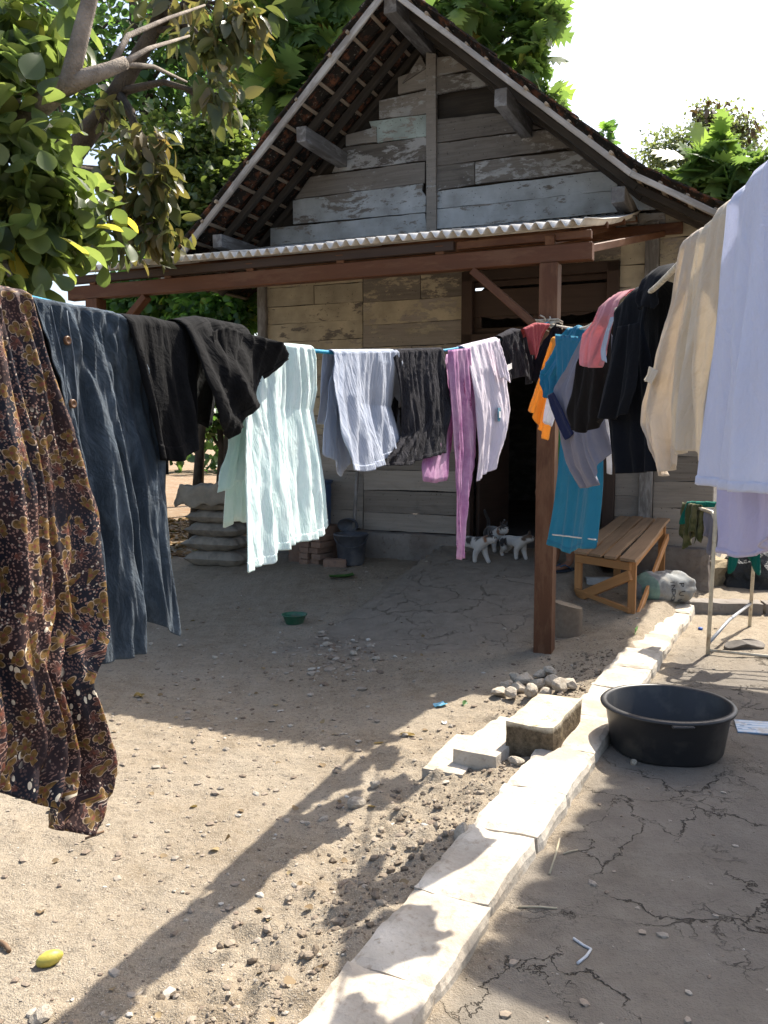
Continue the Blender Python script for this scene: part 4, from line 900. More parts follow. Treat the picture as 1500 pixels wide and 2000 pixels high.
panel('sleeve', M_BLACK2, 2, [(1214, 640), (1200, 720), (1186, 780), (1178, 812)], [(1252, 630), (1244, 700), (1236, 760), (1222, 806)], [(1178, 814), (1200, 820), (1222, 808)], hang=(1245, 585), yaw=22, off=.075, folds=(1.2, .016), crink=.002, back=0, seed=74, nu=36, nv=50, parent=bs)
panel('collar', M_BLACK2, 2, [(1250, 574), (1246, 590), (1250, 604)], [(1288, 574), (1286, 590), (1278, 602)], [(1250, 606), (1268, 598), (1278, 604)], top=[(1250, 574), (1266, 562), (1288, 574)], hang=(1245, 585), yaw=22, off=.06, folds=(1.4, .01), crink=.003, back=.05, seed=75, nu=20, nv=16, parent=bs)
bg_ = thing('beige_shirt', 'beige long-sleeved shirt with hanging cuff draped over the cream rope', 'shirt', tuple(line_pt(2, 1380, 465))); bg_['group'] = GRP
panel('sleeve', M_BEIGE, 2, [(1338, 484), (1316, 590), (1284, 700), (1262, 790), (1260, 830), (1285, 895), (1298, 924)], [(1385, 455), (1362, 600), (1338, 740), (1322, 850), (1318, 905)], [(1298, 926), (1308, 930), (1318, 908)], hang=(1370, 475), yaw=16, off=.02, folds=(2.2, .016), crink=.0025, back=.3, seed=78, nu=54, nv=100, parent=bg_)
panel('body', M_BEIGE2, 2, [(1372, 470), (1352, 600), (1330, 720), (1324, 770), (1322, 870)], [(1446, 400), (1426, 560), (1408, 740), (1400, 900)], [(1322, 876), (1340, 888), (1368, 880), (1378, 905), (1400, 912)], hang=(1390, 455), yaw=12, off=.035, folds=(2.6, .016), crink=.0025, back=.3, seed=80, nu=54, nv=100, parent=bg_)
panel('cuff', M_BEIGE2, 2, [(1270, 716), (1264, 730), (1257, 742)], [(1290, 724), (1286, 738), (1280, 752)], [(1257, 744), (1268, 746), (1280, 753)], hang=(1370, 475), yaw=16, off=.05, folds=(1, .003), crink=.001, back=0, seed=81, nu=12, nv=10, parent=bg_)
bw, _ = garment('pale blue-white T-shirt with stitched hem beside the beige shirt', 'shirt', GRP, 'blue_white_shirt', M_BLUEW, 2, [(1440, 402), (1420, 540), (1404, 740), (1386, 945)], [(1600, 270), (1600, 500), (1595, 760), (1590, 972)], [(1386, 947), (1430, 956), (1500, 962), (1590, 974)], top=[(1440, 402), (1500, 345), (1600, 262)], hang=(1480, 370), yaw=8, off=.03, folds=(2.4, .016), crink=.0022, back=.3, seed=84, nu=60, nv=110, hem=(M_BLUEW, .014))
panel('lower_layer', M_LAV, 2, [(1446, 402), (1432, 700), (1424, 960), (1428, 1050), (1424, 1078)], [(1592, 272), (1582, 800), (1560, 1000), (1530, 1050)], [(1424, 1080), (1455, 1090), (1485, 1082), (1530, 1052)], top=[(1446, 402), (1500, 352), (1592, 272)], hang=(1480, 370), yaw=8, off=-.02, folds=(1.6, .012), crink=.002, back=0, seed=86, nu=50, nv=110, parent=bw, hem=(M_LAV, .01))

# ------------------------------------------------------------------ things in the yard
M_BENCHLEG = mat_wood('bench_leg_timber', (.27, .12, .035), (.47, .225, .08), rough=.5, gx=1.5, gy=25, bump=.2, spec=.35)
# wooden slatted table
FL, FR_, BR, BL = at(1125, 1079, 6.75), at(1240, 1096, 6.1), at(1305, 1020, 7.15), at(1208, 1013, 7.5)
bench = thing('slatted_table', 'rough wooden slatted table with diagonal brace beside the house wall', 'table', ((FL.x + BR.x) / 2, (FL.y + BR.y) / 2, .1))
def bl(u, v): return FL.lerp(FR_, u).lerp(BL.lerp(BR, u), v)
rb = random.Random(4); edges = [(0, .225), (.262, .475), (.525, .715), (.785, 1.02)]
for i, (u0, u1) in enumerate(edges):
    V = []; F = []; n = 14; up = (FR_ - FL).cross(BL - FL).normalized(); up = up if up.z > 0 else -up
    for lay in (0, .02):
        for j in range(n + 1):
            v = -.03 + 1.07 * j / n; w0 = .035 * mnoise.noise(Vector((v * 3, i * 5.1, 0))); w1 = .035 * mnoise.noise(Vector((v * 3, i * 5.1 + 9, 0)))
            V += [bl(u0 + w0, v) + up * (lay + .004 * math.sin(i * 3 + v * 4)), bl(u1 + w1, v) + up * (lay + .004 * math.sin(i * 3 + v * 4 + .5))]
    m = 2 * (n + 1)
    for j in range(n):
        b = 2 * j; F += [(b, b + 2, b + 3, b + 1), (m + b, m + b + 1, m + b + 3, m + b + 2), (b, m + b, m + b + 2, b + 2), (b + 1, b + 3, m + b + 3, m + b + 1)]
    F += [(0, 1, m + 1, m), (2 * n, m + 2 * n, m + 2 * n + 1, 2 * n + 1)]
    xd = (BL - FL).normalized(); yd = up.cross(xd).normalized(); mw = frame(xd, yd, up, FL); mi = mw.inverted()
    mesh('slat', [mi @ v for v in V], F, M_SLAT, bench, False, mw)
legs = []
for u, v in ((.03, .03), (.95, .03), (.05, .93), (.93, .93)):
    p = bl(u, v); g = gz(p.x, p.y); legs.append((p, g)); beam('leg', (p.x, p.y, g - .01), (p.x, p.y, p.z - .004), .055, .05, M_BENCHLEG, bench, up=NW)
def bb(nm, a_, b_, w=.025, h=.06): beam(nm, a_, b_, w, h, M_BENCHLEG, bench)
o1, o2, o3, o4 = [l[0] for l in legs]; dn = lambda p, z: Vector((p.x, p.y, z)); out = (FL - BL).normalized() * .04
bb('apron_rail', dn(o1, o1.z - .04) + out, dn(o2, o2.z - .04) + out); bb('apron_rail', dn(o3, o3.z - .04) - out, dn(o4, o4.z - .04) - out)
bb('apron_rail', dn(o2, o2.z - .045), dn(o4, o4.z - .045)); bb('apron_rail', dn(o1, o1.z - .045), dn(o3, o3.z - .045))
bb('brace', dn(o1, .17) + out, dn(o2, o2.z - .10) + out, .025, .075); bb('brace', dn(o2, .14) - out * .2 + Vector((.045, 0, 0)), dn(o4, o4.z - .1) + Vector((.045, 0, 0)), .025, .055)
bb('foot_rail', dn(o1, legs[0][1] + .035) + out, dn(o2, legs[1][1] + .03) + out, .03, .035)
# chopped log
p = on_ground(1108, 1236); mb = MB(); prof = []
V = []; F = []; n = 28
for j in range(5):
    t = j / 4; 
    for k in range(n):
        a_ = 2 * math.pi * k / n; r_ = .097 * (1 + .05 * math.sin(a_ * 2 + 1) + .03 * math.sin(5 * a_) + (.03 if j == 0 else 0)); ht = .21 - .025 * math.cos(a_)
        V.append((p.x + r_ * math.cos(a_), p.y + r_ * math.sin(a_), p.z - .01 + ht * t))
for j in range(4):
    for k in range(n): k2 = (k + 1) % n; F.append((j * n + k, j * n + k2, (j + 1) * n + k2, (j + 1) * n + k))
CUT = [V[4 * n + k] for k in range(n)]
M_LOG = mat_wood('log_wood', (.13, .095, .065), (.25, .19, .135), gx=30, gy=30)
tag(mesh('chopped_log', V, F, M_LOG, None, True), 'short cut log with slanting top beside the awning post', 'log')
lg = bpy.data.objects['chopped_log']; mesh('cut_face', CUT, [tuple(range(n))], mat_plain('cut_wood', (.34, .27, .19), .85, .2, 30, .4), lg)
# black tub
tc = Vector((1.235, 3.70)); tz = gz(tc.x, tc.y) + .004
mb = MB(); mb.lathe([(0, .004), (.225, .0), (.236, .012), (.262, .185), (.266, .19), (.283, .192), (.285, .20), (.280, .206), (.262, .208), (.256, .200), (.232, .03), (.222, .018), (0, .016)], (tc.x, tc.y, tz), 72)
tub = mb.build('plastic_tub', M_BLACKPL, None, True); tag(tub, 'large round black plastic tub on cracked mud beside the kerb', 'tub'); 
mb = MB(); mb.box((0, 0, 0), (.09, .022, .010)); bevel(mb.build('handle', M_BLACKPL, tub, False, frame(Vector((1, 0, 0)), Vector((0, 1, 0)), Vector((0, 0, 1)), Vector((tc.x - .03, tc.y - .287, tz + .192)))), .003)
# three stone blocks as a step
bd = Vector((.46, .888, 0)); bn = Vector((.888, -.46, 0))
def blk(px, py, L, W, H, mat, label, seed, sink=.02, yaw=0):
    p = on_ground(px, py); c = p + bd * (L / 2) + bn * (W / 2); d = Matrix.Rotation(R(yaw), 3, 'Z') @ bd
    o = stone_block('stone_block', (c.x, c.y, p.z - sink), d, (L, W, H + sink), mat, None, seed, .007, .05); tag(o, label, 'block', 'loose blocks beside the kerb')
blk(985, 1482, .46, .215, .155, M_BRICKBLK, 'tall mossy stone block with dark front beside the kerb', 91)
blk(888, 1510, .50, .20, .095, M_STONE, 'pale low concrete block between two other blocks', 92, yaw=-3)
blk(815, 1522, .46, .19, .06, M_STONE, 'thin pale slab lying outermost of the three blocks', 93, yaw=4)
# single stones
SG = 'loose stones in the yard'
for px, py, sx, sy, sz, m, lab in ((731, 1538, .045, .04, .035, M_ROCK, 'rounded pale stone at the corner of the awning shadow'), (697, 1575, .075, .045, .045, M_STONE, 'wedge-shaped grey stone leaning in the clothes shadow'),
        (631, 1606, .04, .028, .016, M_STONE, 'flat greenish-white stone lying in the clothes shadow'), (600, 1620, .024, .02, .016, M_STONE, 'small round brown stone beside the flat greenish-white one'),
        (905, 1640, .075, .055, .07, M_ROCK, 'rough brown stone half shaded against the kerb'), (1008, 1496, .065, .045, .035, M_ROCK, 'angular stone wedged between mossy block and kerb'),
        (1237, 1494, .03, .025, .025, M_ROCK, 'pale stone tucked against the foot of the black tub'), (790, 1440, .035, .03, .015, M_STONE, 'flat brownish stone fragment in the awning shadow'),
        (83, 1988, .055, .045, .03, M_ROCK, 'pale chunky stone near the yellow fruit'), (750, 1940, .035, .03, .014, M_ROCK, 'flat pale chip in sun beside the kerb'),
        (295, 1262, .03, .03, .02, M_STONE, 'dim stone below the denim shirt hem'), (352, 1262, .035, .03, .022, M_STONE, 'grey stone on shaded soil right of the denim shirt'), (420, 1288, .05, .035, .02, M_ROCK, 'broken pale lump on the shaded soil'),
        (690, 1280, .06, .05, .03, M_STONE, 'broken concrete lump at the apron edge'), (640, 1262, .06, .045, .03, M_STONE, 'broken concrete lump beside the rubble patch'), (735, 1290, .05, .05, .025, M_STONE, 'yellowish stone near the apron edge'),
        (575, 865, .05, .05, .03, M_ROCK, '')):
    if lab: rock('stone', on_ground(px, py), (sx * .62, sy * .62, sz * .62), m, int(px * 7 + py), lab, 'stone', SG)
rr = random.Random(2)
for px, py, s_ in ((962, 1345, .05), (985, 1352, .045), (975, 1332, .045), (1000, 1338, .05), (1022, 1350, .05), (1010, 1325, .055), (1035, 1330, .06), (1050, 1345, .05), (1065, 1325, .05), (1040, 1312, .045), (1080, 1338, .06), (1100, 1330, .05), (990, 1318, .04), (1060, 1308, .04)):
    rock('rubble_stone', on_ground(px + 14, py + 14) + Vector((0, 0, .01)), (s_ * rr.uniform(.8, 1.2), s_ * rr.uniform(.7, 1), s_ * rr.uniform(.6, .85)), M_ROCK, px * 3 + py, 'pale rubble stone in the small heap behind the mossy block', 'stone', 'rubble heap', sink=.1)
# drying rack of bent cream tube
M_CREAMTUBE = mat_plain('cream_enamel', (.60, .54, .42), .45, .12, 20, .1, .4, dirt=(.22, .15, .09))
M_GREYTUBE = mat_plain('grey_tube', (.30, .31, .33), .4, .1, 20, .1, .4)
b1 = on_ground(1382, 1282); b2 = on_ground(1464, 1222)
rack = thing('drying_rack', 'cream bent-tube drying rack standing on soil beyond the kerb', 'drying rack', tuple(b1))
d12 = Vector((b2.x - b1.x, b2.y - b1.y, 0)); side = Vector((1.15, -.25, 0))
def leg(b, ztop): 
    p0 = b - Vector((0, 0, .01)); p1 = Vector((b.x + .02, b.y, ztop - .10)); s_ = side.normalized()
    arc = [p1 + s_ * (.10 * (1 - math.cos(t))) + Vector((0, 0, .10 * math.sin(t))) for t in np.linspace(0, math.pi / 2, 7)]
    far = arc[-1] + side * .82; arc2 = [far + s_ * (.10 * math.sin(t)) + Vector((0, 0, -.10 * (1 - math.cos(t)))) for t in np.linspace(0, math.pi / 2, 7)]
    e = arc2[-1]; return [p0] + arc + arc2 + [Vector((e.x + .02, e.y, gz(e.x, e.y) - .01))]
mb = MB(); mb.tube(leg(b1, 1.07), .0125, 10); mb.build('leg_frame', M_CREAMTUBE, rack, True)
mb = MB(); mb.tube(leg(b2, 1.0), .0125, 10); mb.build('leg_frame', M_CREAMTUBE, rack, True)
q0 = at(1345, 985, b1.y + .30); q1 = at(1416, 1010, b1.y - .02); mb = MB(); mb.tube([q0, q1], .012, 8); mb.build('rail', M_CREAMTUBE, rack, True)
mb = MB(); mb.tube([q0, q0 + side * .95], .009, 8); mb.build('rail', M_CREAMTUBE, rack, True)
for f_ in (.33, .66):
    m_ = q0.lerp(q1, f_); mb = MB(); mb.tube([m_, m_ + side * .95], .007, 8); mb.build('rail', M_CREAMTUBE, rack, True)
mb = MB(); mb.tube([at(1390, 1000, b1.y + .02), at(1408, 1045, b1.y - .005)], .009, 8); mb.build('stay', M_CREAMTUBE, rack, True)
mb = MB(); z1_ = b1.z + .025; mb.tube([b1 + Vector((0, 0, .03)), b1 + side * .45 + Vector((0, 0, .0)), b1 + side * 1.0 + Vector((0, 0, .01))], .010, 8); mb.build('foot_bar', M_CREAMTUBE, rack, True)
mb = MB(); mb.tube([b1 + Vector((.01, 0, .08)), b1.lerp(b2, .45) + Vector((.0, 0, .14)), b2 + Vector((0, 0, .17))], .011, 8); mb.build('foot_bar', M_GREYTUBE, rack, True)
# small washing on the rack
def drape_small(name, mat, p, w, h, seed, label, d=None):
    d = (d or (q1 - q0)).normalized(); d = Vector((d.x, d.y, 0)).normalized(); n = Vector((d.y, -d.x, 0)); rs = np.random.RandomState(seed); nu, nv = 18, 26; V = []
    for j in range(nv):
        t = j / (nv - 1) * 2 - 1
        for i in range(nu):
            u = i / (nu - 1) - .5; dd = abs(t) * h * (1 + .25 * math.sin(seed + 7 * u) * (1 if t > 0 else .6)); zz = -max(0, dd - .015)
            nn = (.014 * math.copysign(min(1, abs(t) * 6), t)) + .02 * math.sin(u * 17 + seed + t * 2) * abs(t) + (.012 * mnoise.noise(Vector((u * 9, t * 5, seed))))
            V.append(p + d * (u * w * (1 + .15 * math.sin(3 * t + seed))) + n * nn + Vector((0, 0, .012 + zz + .008 * mnoise.noise(Vector((u * 12, t * 8, seed + 5))))))
    F = [(j * nu + i, j * nu + i + 1, (j + 1) * nu + i + 1, (j + 1) * nu + i) for j in range(nv - 1) for i in range(nu - 1)]
    o = mesh(name, V, F, mat, None, True); uvl = o.data.uv_layers.new(name='UVMap'); co = [v for v in V]
    uvl.data.foreach_set('uv', [c for l in o.data.loops for c in ((co[l.vertex_index] - p).dot(d), co[l.vertex_index].z)]); o.modifiers.new('thickness', 'SOLIDIFY').thickness = .003
    return tag(o, label, 'clothing', 'small washing on the drying rack')
drape_small('olive_cloth', M_OLIVE, q0.lerp(q1, .12) + Vector((-.01, 0, 0)), .17, .25, 3, 'olive patterned cloth hanging on the end of the rack')
drape_small('green_cloth', M_TEALG, q0 + side * .10 + Vector((0, 0, .004)), .30, .13, 5, 'green cloth bundled over the far rail of the rack', side)
drape_small('grey_cloth', M_SLATE, q0.lerp(q1, .62) + side * .02, .14, .24, 8, 'grey-blue cloth hanging in the middle of the rack')
drape_small('dark_green_cloth', M_TEALG, q1 + side * .10, .16, .30, 11, 'dark green cloth hanging behind the rack leg', side)
# sack with printed letters
M_SACK = mat_plain('woven_sack', (.24, .25, .25), .75, .15, 14, .5, .2, .006, dirt=(.2, .18, .15))
M_SACKG = mat_plain('woven_sack_green', (.16, .25, .21), .75, .15, 14, .5, .2)
M_INK = mat_plain('black_print', (.02, .02, .025), .7, .1, 30, .1)
sb = on_ground(1312, 1172); sx_ = Vector((.93, .36, 0)).normalized(); sy_ = Vector((-.36, .93, 0)); SW = frame(sx_, sy_, Vector((0, 0, 1)), Vector((sb.x - .04, sb.y + .10, sb.z - .01))) @ Matrix.Scale(.86, 4)
def sackpt(u, a_):                                   # u along, a around
    e = max(.0, 1 - abs(2 * u - 1) ** 3.2) ** .5; r_ = .035 + .115 * e; x = (u - .5) * .62
    wr = .026 * mnoise.noise(Vector((u * 7, math.cos(a_) * 2.2, math.sin(a_) * 2.2)))
    return Vector((x, (r_ * 1.15 + wr) * math.cos(a_), max(-.005, .115 + (r_ + wr) * math.sin(a_))))
V = []; F = []; nu, na = 34, 36
for i in range(nu + 1):
    for k in range(na): V.append(sackpt(i / nu, 2 * math.pi * k / na))
for i in range(nu):
    for k in range(na): k2 = (k + 1) % na; F.append((i * na + k, (i + 1) * na + k, (i + 1) * na + k2, i * na + k2))
F += [tuple(range(na)), tuple(nu * na + k for k in range(na))[::-1]]
sack = mesh('printed_sack', V, F, M_SACK, None, True, SW); tag(sack, 'stuffed grey woven sack with black lettering lying under the table', 'sack')
mb = MB(); F2 = []
V2 = [sackpt(u, 2 * math.pi * k / na) * 1.0 + Vector((0, math.cos(2 * math.pi * k / na) * .002, math.sin(2 * math.pi * k / na) * .002)) for u in np.linspace(.03, .24, 8) for k in range(na)]
mesh('green_band', V2, [(i * na + k, (i + 1) * na + k, (i + 1) * na + (k + 1) % na, i * na + (k + 1) % na) for i in range(7) for k in range(na)], M_SACKG, sack, True, SW)
def sack_text(txt, u0, a0, size, adv):
    for i, ch in enumerate(txt):                    # one mesh for each printed letter; the words run down round the sack
        if ch == ' ': continue
        cu = bpy.data.curves.new('t', 'FONT'); cu.body = ch; cu.size = size; cu.align_x = 'CENTER'; cu.align_y = 'CENTER'; cu.resolution_u = 2
        to = bpy.data.objects.new('t', cu); col.objects.link(to); dg = bpy.context.evaluated_depsgraph_get(); dg.update(); me = bpy.data.meshes.new_from_object(to.evaluated_get(dg)); bpy.data.objects.remove(to)
        for v in me.vertices:
            x = v.co.x + (i - (len(txt) - 1) / 2) * size * adv; u = u0 + v.co.y / .62; a_ = a0 + x / .14; p = sackpt(min(.97, max(.03, u)), a_); nrm = Vector((0, math.cos(a_), math.sin(a_))); v.co = p + nrm * .004
        me.materials.clear(); me.materials.append(M_INK); inst('letter', me, SW, sack)
sack_text('PUPUK', .62, math.pi * 1.22, .078, .95); sack_text('INDONESIA', .47, math.pi * 1.22, .064, .68)
# broken concrete slab, tarp and plastic by the wall
p = on_ground(1385, 1150); stone_o = stone_block('broken_slab', (p.x, p.y + .25, p.z - .02), (.97, .2, 0), (.55, .3, .26), M_SLABROCK, None, 61, .035, .06); tag(stone_o, 'rough broken concrete slab behind the drying rack', 'slab')
M_PLASTIC = mat_plain('white_plastic', (.62, .64, .66), .35, .1, 25, .6, .5, .01)
def crumple(name, p, size, mat, seed, label, cat, amp=.35, flat=1, group=None):
    bm = bmesh.new(); bmesh.ops.create_icosphere(bm, subdivisions=4, radius=1)
    for v in bm.verts:
        n = mnoise.noise(v.co * 1.7 + Vector((seed, 0, 0))) + .6 * abs(mnoise.noise(v.co * 4 + Vector((0, seed, 0)))) + .3 * abs(mnoise.noise(v.co * 9)); v.co *= 1 + amp * n; v.co.x *= size[0]; v.co.y *= size[1]; v.co.z = max(-.25, v.co.z) * size[2]
    me = bpy.data.meshes.new(name); bm.to_mesh(me); bm.free(); me.materials.append(mat); o = inst(name, me, Matrix.Translation(Vector(p) + Vector((0, 0, size[2] * .22))))
    return tag(o, label, cat, group)
crumple('plastic_bag', on_ground(1325, 1095) + Vector((0, .05, .10)), (.12, .10, .13), M_PLASTIC, 3, 'crumpled white plastic bag behind the slatted table', 'bag')
M_TARP = mat_plain('dark_tarp', (.03, .035, .04), .5, .2, 10, .8, .3, .02)
crumple('dark_tarp', on_ground(1475, 1150) + Vector((.1, .25, 0)), (.30, .25, .28), M_TARP, 8, 'crumpled dark tarpaulin at the foot of the wall', 'tarp', .3)
pp = on_ground(1170, 1140); pp = Vector((pp.x, pp.y, gz(pp.x, pp.y))); tag(stone_block('white_brick', (pp.x, pp.y, pp.z), (.95, -.1, 0), (.22, .10, .055), make_stone_mat('white_block', (.5, .5, .47), (.62, .62, .6), (.35, .33, .3)), None, 64, .004), 'white brick lying under the slatted table', 'brick')
# green wrapper, blue cap, shoe sole, patterned tile, yellow fruit, wrappers, leaf
M_GREENW = mat_plain('green_wrapper', (.12, .42, .05), .35, .15, 30, .4, .5)
def sheet(name, p, L, W, mat, rz, label, cat, seed, curl=.25, tilt=0, group=None, n=8, leaf=False):
    V = []; F = []
    for j in range(n + 1):
        for i in range(n + 1):
            u, v = i / n - .5, j / n - .5; wd = (1 - abs(2 * u) ** 2.2) ** .6 if leaf and abs(u) < .499 else (0.03 if leaf else 1)
            V.append((u * L, v * W * wd, curl * W * (abs(v) * 1.2 * wd + .5 * mnoise.noise(Vector((u * 2.5, v * 2.5, seed)))) + curl * L * .25 * (u * 2) ** 2 * (1 if u > 0 else .4)))
    zmin = min(v[2] for v in V); V = [(a_, b_, c_ - zmin + .002) for a_, b_, c_ in V]
    F = [(j * (n + 1) + i, j * (n + 1) + i + 1, (j + 1) * (n + 1) + i + 1, (j + 1) * (n + 1) + i) for j in range(n) for i in range(n)]
    o = mesh(name, V, F, mat, None, True, Matrix.Translation(p) @ Euler((tilt, 0, rz)).to_matrix().to_4x4()); return tag(o, label, cat, group)
p = on_ground(1240, 1238); gw = MB(); 
sheet('green_wrapper', p + Vector((0, 0, .0)), .11, .055, M_GREENW, 1.2, 'bright green plastic wrapper standing by the table leg', 'wrapper', 3, .3, R(75))
M_BLUEPL = mat_plain('blue_plastic', (.02, .10, .42), .4); p = on_ground(1368, 1226); mb = MB(); mb.lathe([(0, .016), (.014, .016), (.016, .013), (.016, 0), (0, 0)], (0, 0, 0), 16); tag(mb.build('bottle_cap', M_BLUEPL, None, True, Matrix.Translation(p)), 'small blue bottle cap beside the kerb', 'cap')
M_SOLE = mat_plain('grey_rubber', (.16, .14, .12), .8, .2, 15, .5)
p = on_ground(1452, 1268); mb = MB(); prof = []
for t in np.linspace(0, 2 * math.pi, 40, endpoint=False):
    x = .135 * math.cos(t); w = .042 + .012 * math.cos(2 * t + .3) + (.008 if x > 0 else -.002); prof.append((x, w * math.sin(t) * (1 - .18 * math.exp(-(x / .05) ** 2))))
n = len(prof); V = [(x, y, 0) for x, y in prof] + [(x * 1.02, y * 1.03, .03 + .012 * math.cos(x * 18)) for x, y in prof] + [(x * .9, y * .85, .034 + .012 * math.cos(x * 18)) for x, y in prof]
F = [tuple(range(n))[::-1]] + [(j * n + i, j * n + (i + 1) % n, (j + 1) * n + (i + 1) % n, (j + 1) * n + i) for j in (0, 1) for i in range(n)] + [tuple(2 * n + i for i in range(n))]
tag(mesh('shoe_sole', V, F, M_SOLE, None, False, Matrix.Translation(p) @ Euler((R(28), 0, R(14))).to_matrix().to_4x4() @ Matrix.Scale(1.05, 4)), 'worn grey shoe sole lying under the drying rack', 'shoe')
def make_tilemat():
    t = NT('blue_patterned_tile'); o = t.coord(); v = t.n('TexVoronoi', Vector=o, Scale=26).outputs[0]; w = t.n('TexWave', {'wave_type': 'RINGS'}, Vector=o, Scale=9, Distortion=2).outputs[1]
    b = t.mix(t.math('LESS_THAN', v, .3), (.40, .47, .55), (.10, .19, .33)); b = t.mix(t.math('GREATER_THAN', w, .8), b, (.16, .28, .42)); b = t.mix(t.ramp(t.noise(o, 9, 6, .7), [(.48, 0), (.62, .8)]), b, (.36, .31, .25)); return t.done(b, .4, None, .4)
p = on_ground(1478, 1424); tag(bevel(mesh('floor_tile', [(x, y, z) for z in (0, .008) for x, y in ((-.10, -.09), (.2, -.09), (.2, .09), (-.085, .09))], BOXF, make_tilemat(), None, False, Matrix.Translation(p + Vector((0, 0, .004))) @ Euler((0, 0, R(-12))).to_matrix().to_4x4()), .001), 'blue and white patterned floor tile lying right of the black tub', 'tile')
M_FRUIT = mat_plain('yellow_fruit', (.46, .39, .07), .45, .15, 25, .15, .4)
p = on_ground(97, 1885); mb = MB(); prof = [(.0, -.036), (.008, -.034), (.016, -.024), (.0215, -.005), (.0195, .014), (.013, .028), (.005, .036), (0, .037)]; mb.lathe(prof, (0, 0, 0), 24); tag(mb.build('yellow_fruit', M_FRUIT, None, True, Matrix.Translation(p + Vector((0, 0, .019))) @ Euler((0, R(86), R(35))).to_matrix().to_4x4()), 'small yellow oval fruit lying on sunlit soil', 'fruit')
M_BLUEWR = mat_plain('sky_blue_wrapper', (.10, .36, .50), .35, .1, 30, .3, .5); M_YLEAF = mat_plain('fallen_leaf_yellow', (.36, .24, .06), .6, .3, 25, .3); M_GLEAF = mat_plain('fallen_leaf_green', (.05, .13, .025), .5, .2, 20, .3); M_BRLEAF = mat_plain('fallen_leaf_brown', (.18, .11, .06), .7, .3, 25, .3)
sheet('wrapper', on_ground(860, 1378), .07, .045, M_BLUEWR, .6, 'sky-blue plastic wrapper lying in the awning shadow', 'wrapper', 5, .35)
sheet('wrapper', on_ground(868, 1414), .03, .025, M_PLASTIC, 1.6, 'tiny white plastic scrap by the rubble in the awning shadow', 'wrapper', 6, .4)
sheet('fallen_leaf', on_ground(906, 1372), .07, .035, M_GLEAF, 1.2, 'green leaf standing on edge beside the sky-blue wrapper', 'leaf', 7, .3, R(50), 'single fallen leaves', leaf=True)
sheet('fallen_leaf', on_ground(272, 1362), .06, .045, M_YLEAF, .4, 'curled yellow leaf below the denim shirt', 'leaf', 9, .5, 0, 'single fallen leaves', leaf=True)
sheet('fallen_leaf', on_ground(795, 1440), .08, .04, M_YLEAF, -.3, 'dry tan leaf on a flat stone in the awning shadow', 'leaf', 10, .3, 0, 'single fallen leaves', leaf=True)
sheet('fallen_leaf', on_ground(740, 1457), .05, .025, M_YLEAF, .2, 'small pale dry leaf near the corner of the awning shadow', 'leaf', 12, .3, 0, 'single fallen leaves', leaf=True)
sheet('banana_leaf_piece', on_ground(668, 1128), .22, .12, M_GLEAF, .25, 'torn piece of green banana leaf on the shaded soil', 'leaf', 14, .25)
M_TWIG = mat_plain('dry_twig', (.16, .10, .06), .8); M_STRAW = mat_plain('dry_straw', (.50, .43, .30), .8)
for a_, b_, m_, r_, lab in (((167, 1647), (203, 1632), M_TWIG, .004, 'thin dark twig lying on sunlit soil'), ((0, 1840), (18, 1860), M_TWIG, .007, 'short brown stick at the edge of the sunlit soil'), ((1073, 1708), (1093, 1642), M_STRAW, .0035, 'pale straw stalk lying against the kerb'), ((1012, 1773), (1088, 1776), M_STRAW, .003, 'pale straw lying flat on soil right of the kerb'), ((1100, 1672), (1128, 1664), M_STRAW, .003, 'short straw scrap on soil right of the kerb')):
    p0_, p1_ = on_ground(*a_), on_ground(*b_); mb = MB(); mb.tube([p0_ + Vector((0, 0, r_)), p0_.lerp(p1_, .5) + Vector((.003, 0, r_ + .003)), p1_ + Vector((0, 0, r_))], r_, 6); tag(mb.build('stalk', m_, None, True), lab, 'twig')
mb = MB(); mb.tube([on_ground(*q) + Vector((0, 0, .004)) for q in ((1120, 1836), (1138, 1848), (1154, 1856), (1145, 1872), (1128, 1888))], .004, 6); tag(mb.build('plastic_strip', M_PLASTIC, None, True), 'bent pale plastic strip on the cracked mud', 'strip')
# green bowl
M_BOWL = mat_plain('green_bowl_plastic', (.03, .13, .075), .4, .15, 20, .15, .4, dirt=(.08, .1, .07)); M_FEED = mat_plain('bowl_mash', (.20, .15, .08), .9, .3, 80, .9, .1, .01)
p = on_ground(575, 1216); mb = MB(); mb.lathe([(0, .006), (.062, 0), (.066, .006), (.086, .062), (.096, .066), (.097, .07), (.090, .071), (.083, .066), (.064, .014), (0, .012)], (0, 0, 0), 40)
bowl = mb.build('plastic_bowl', M_BOWL, None, True, Matrix.Translation(p)); tag(bowl, 'shallow dark green plastic bowl on the shaded soil', 'bowl')
mb = MB(); mb.lathe([(.074, .040), (.05, .045), (.02, .05), (0, .048)], (0, 0, 0), 30); mb.build('mash', M_FEED, bowl, True, Matrix.Translation(p))

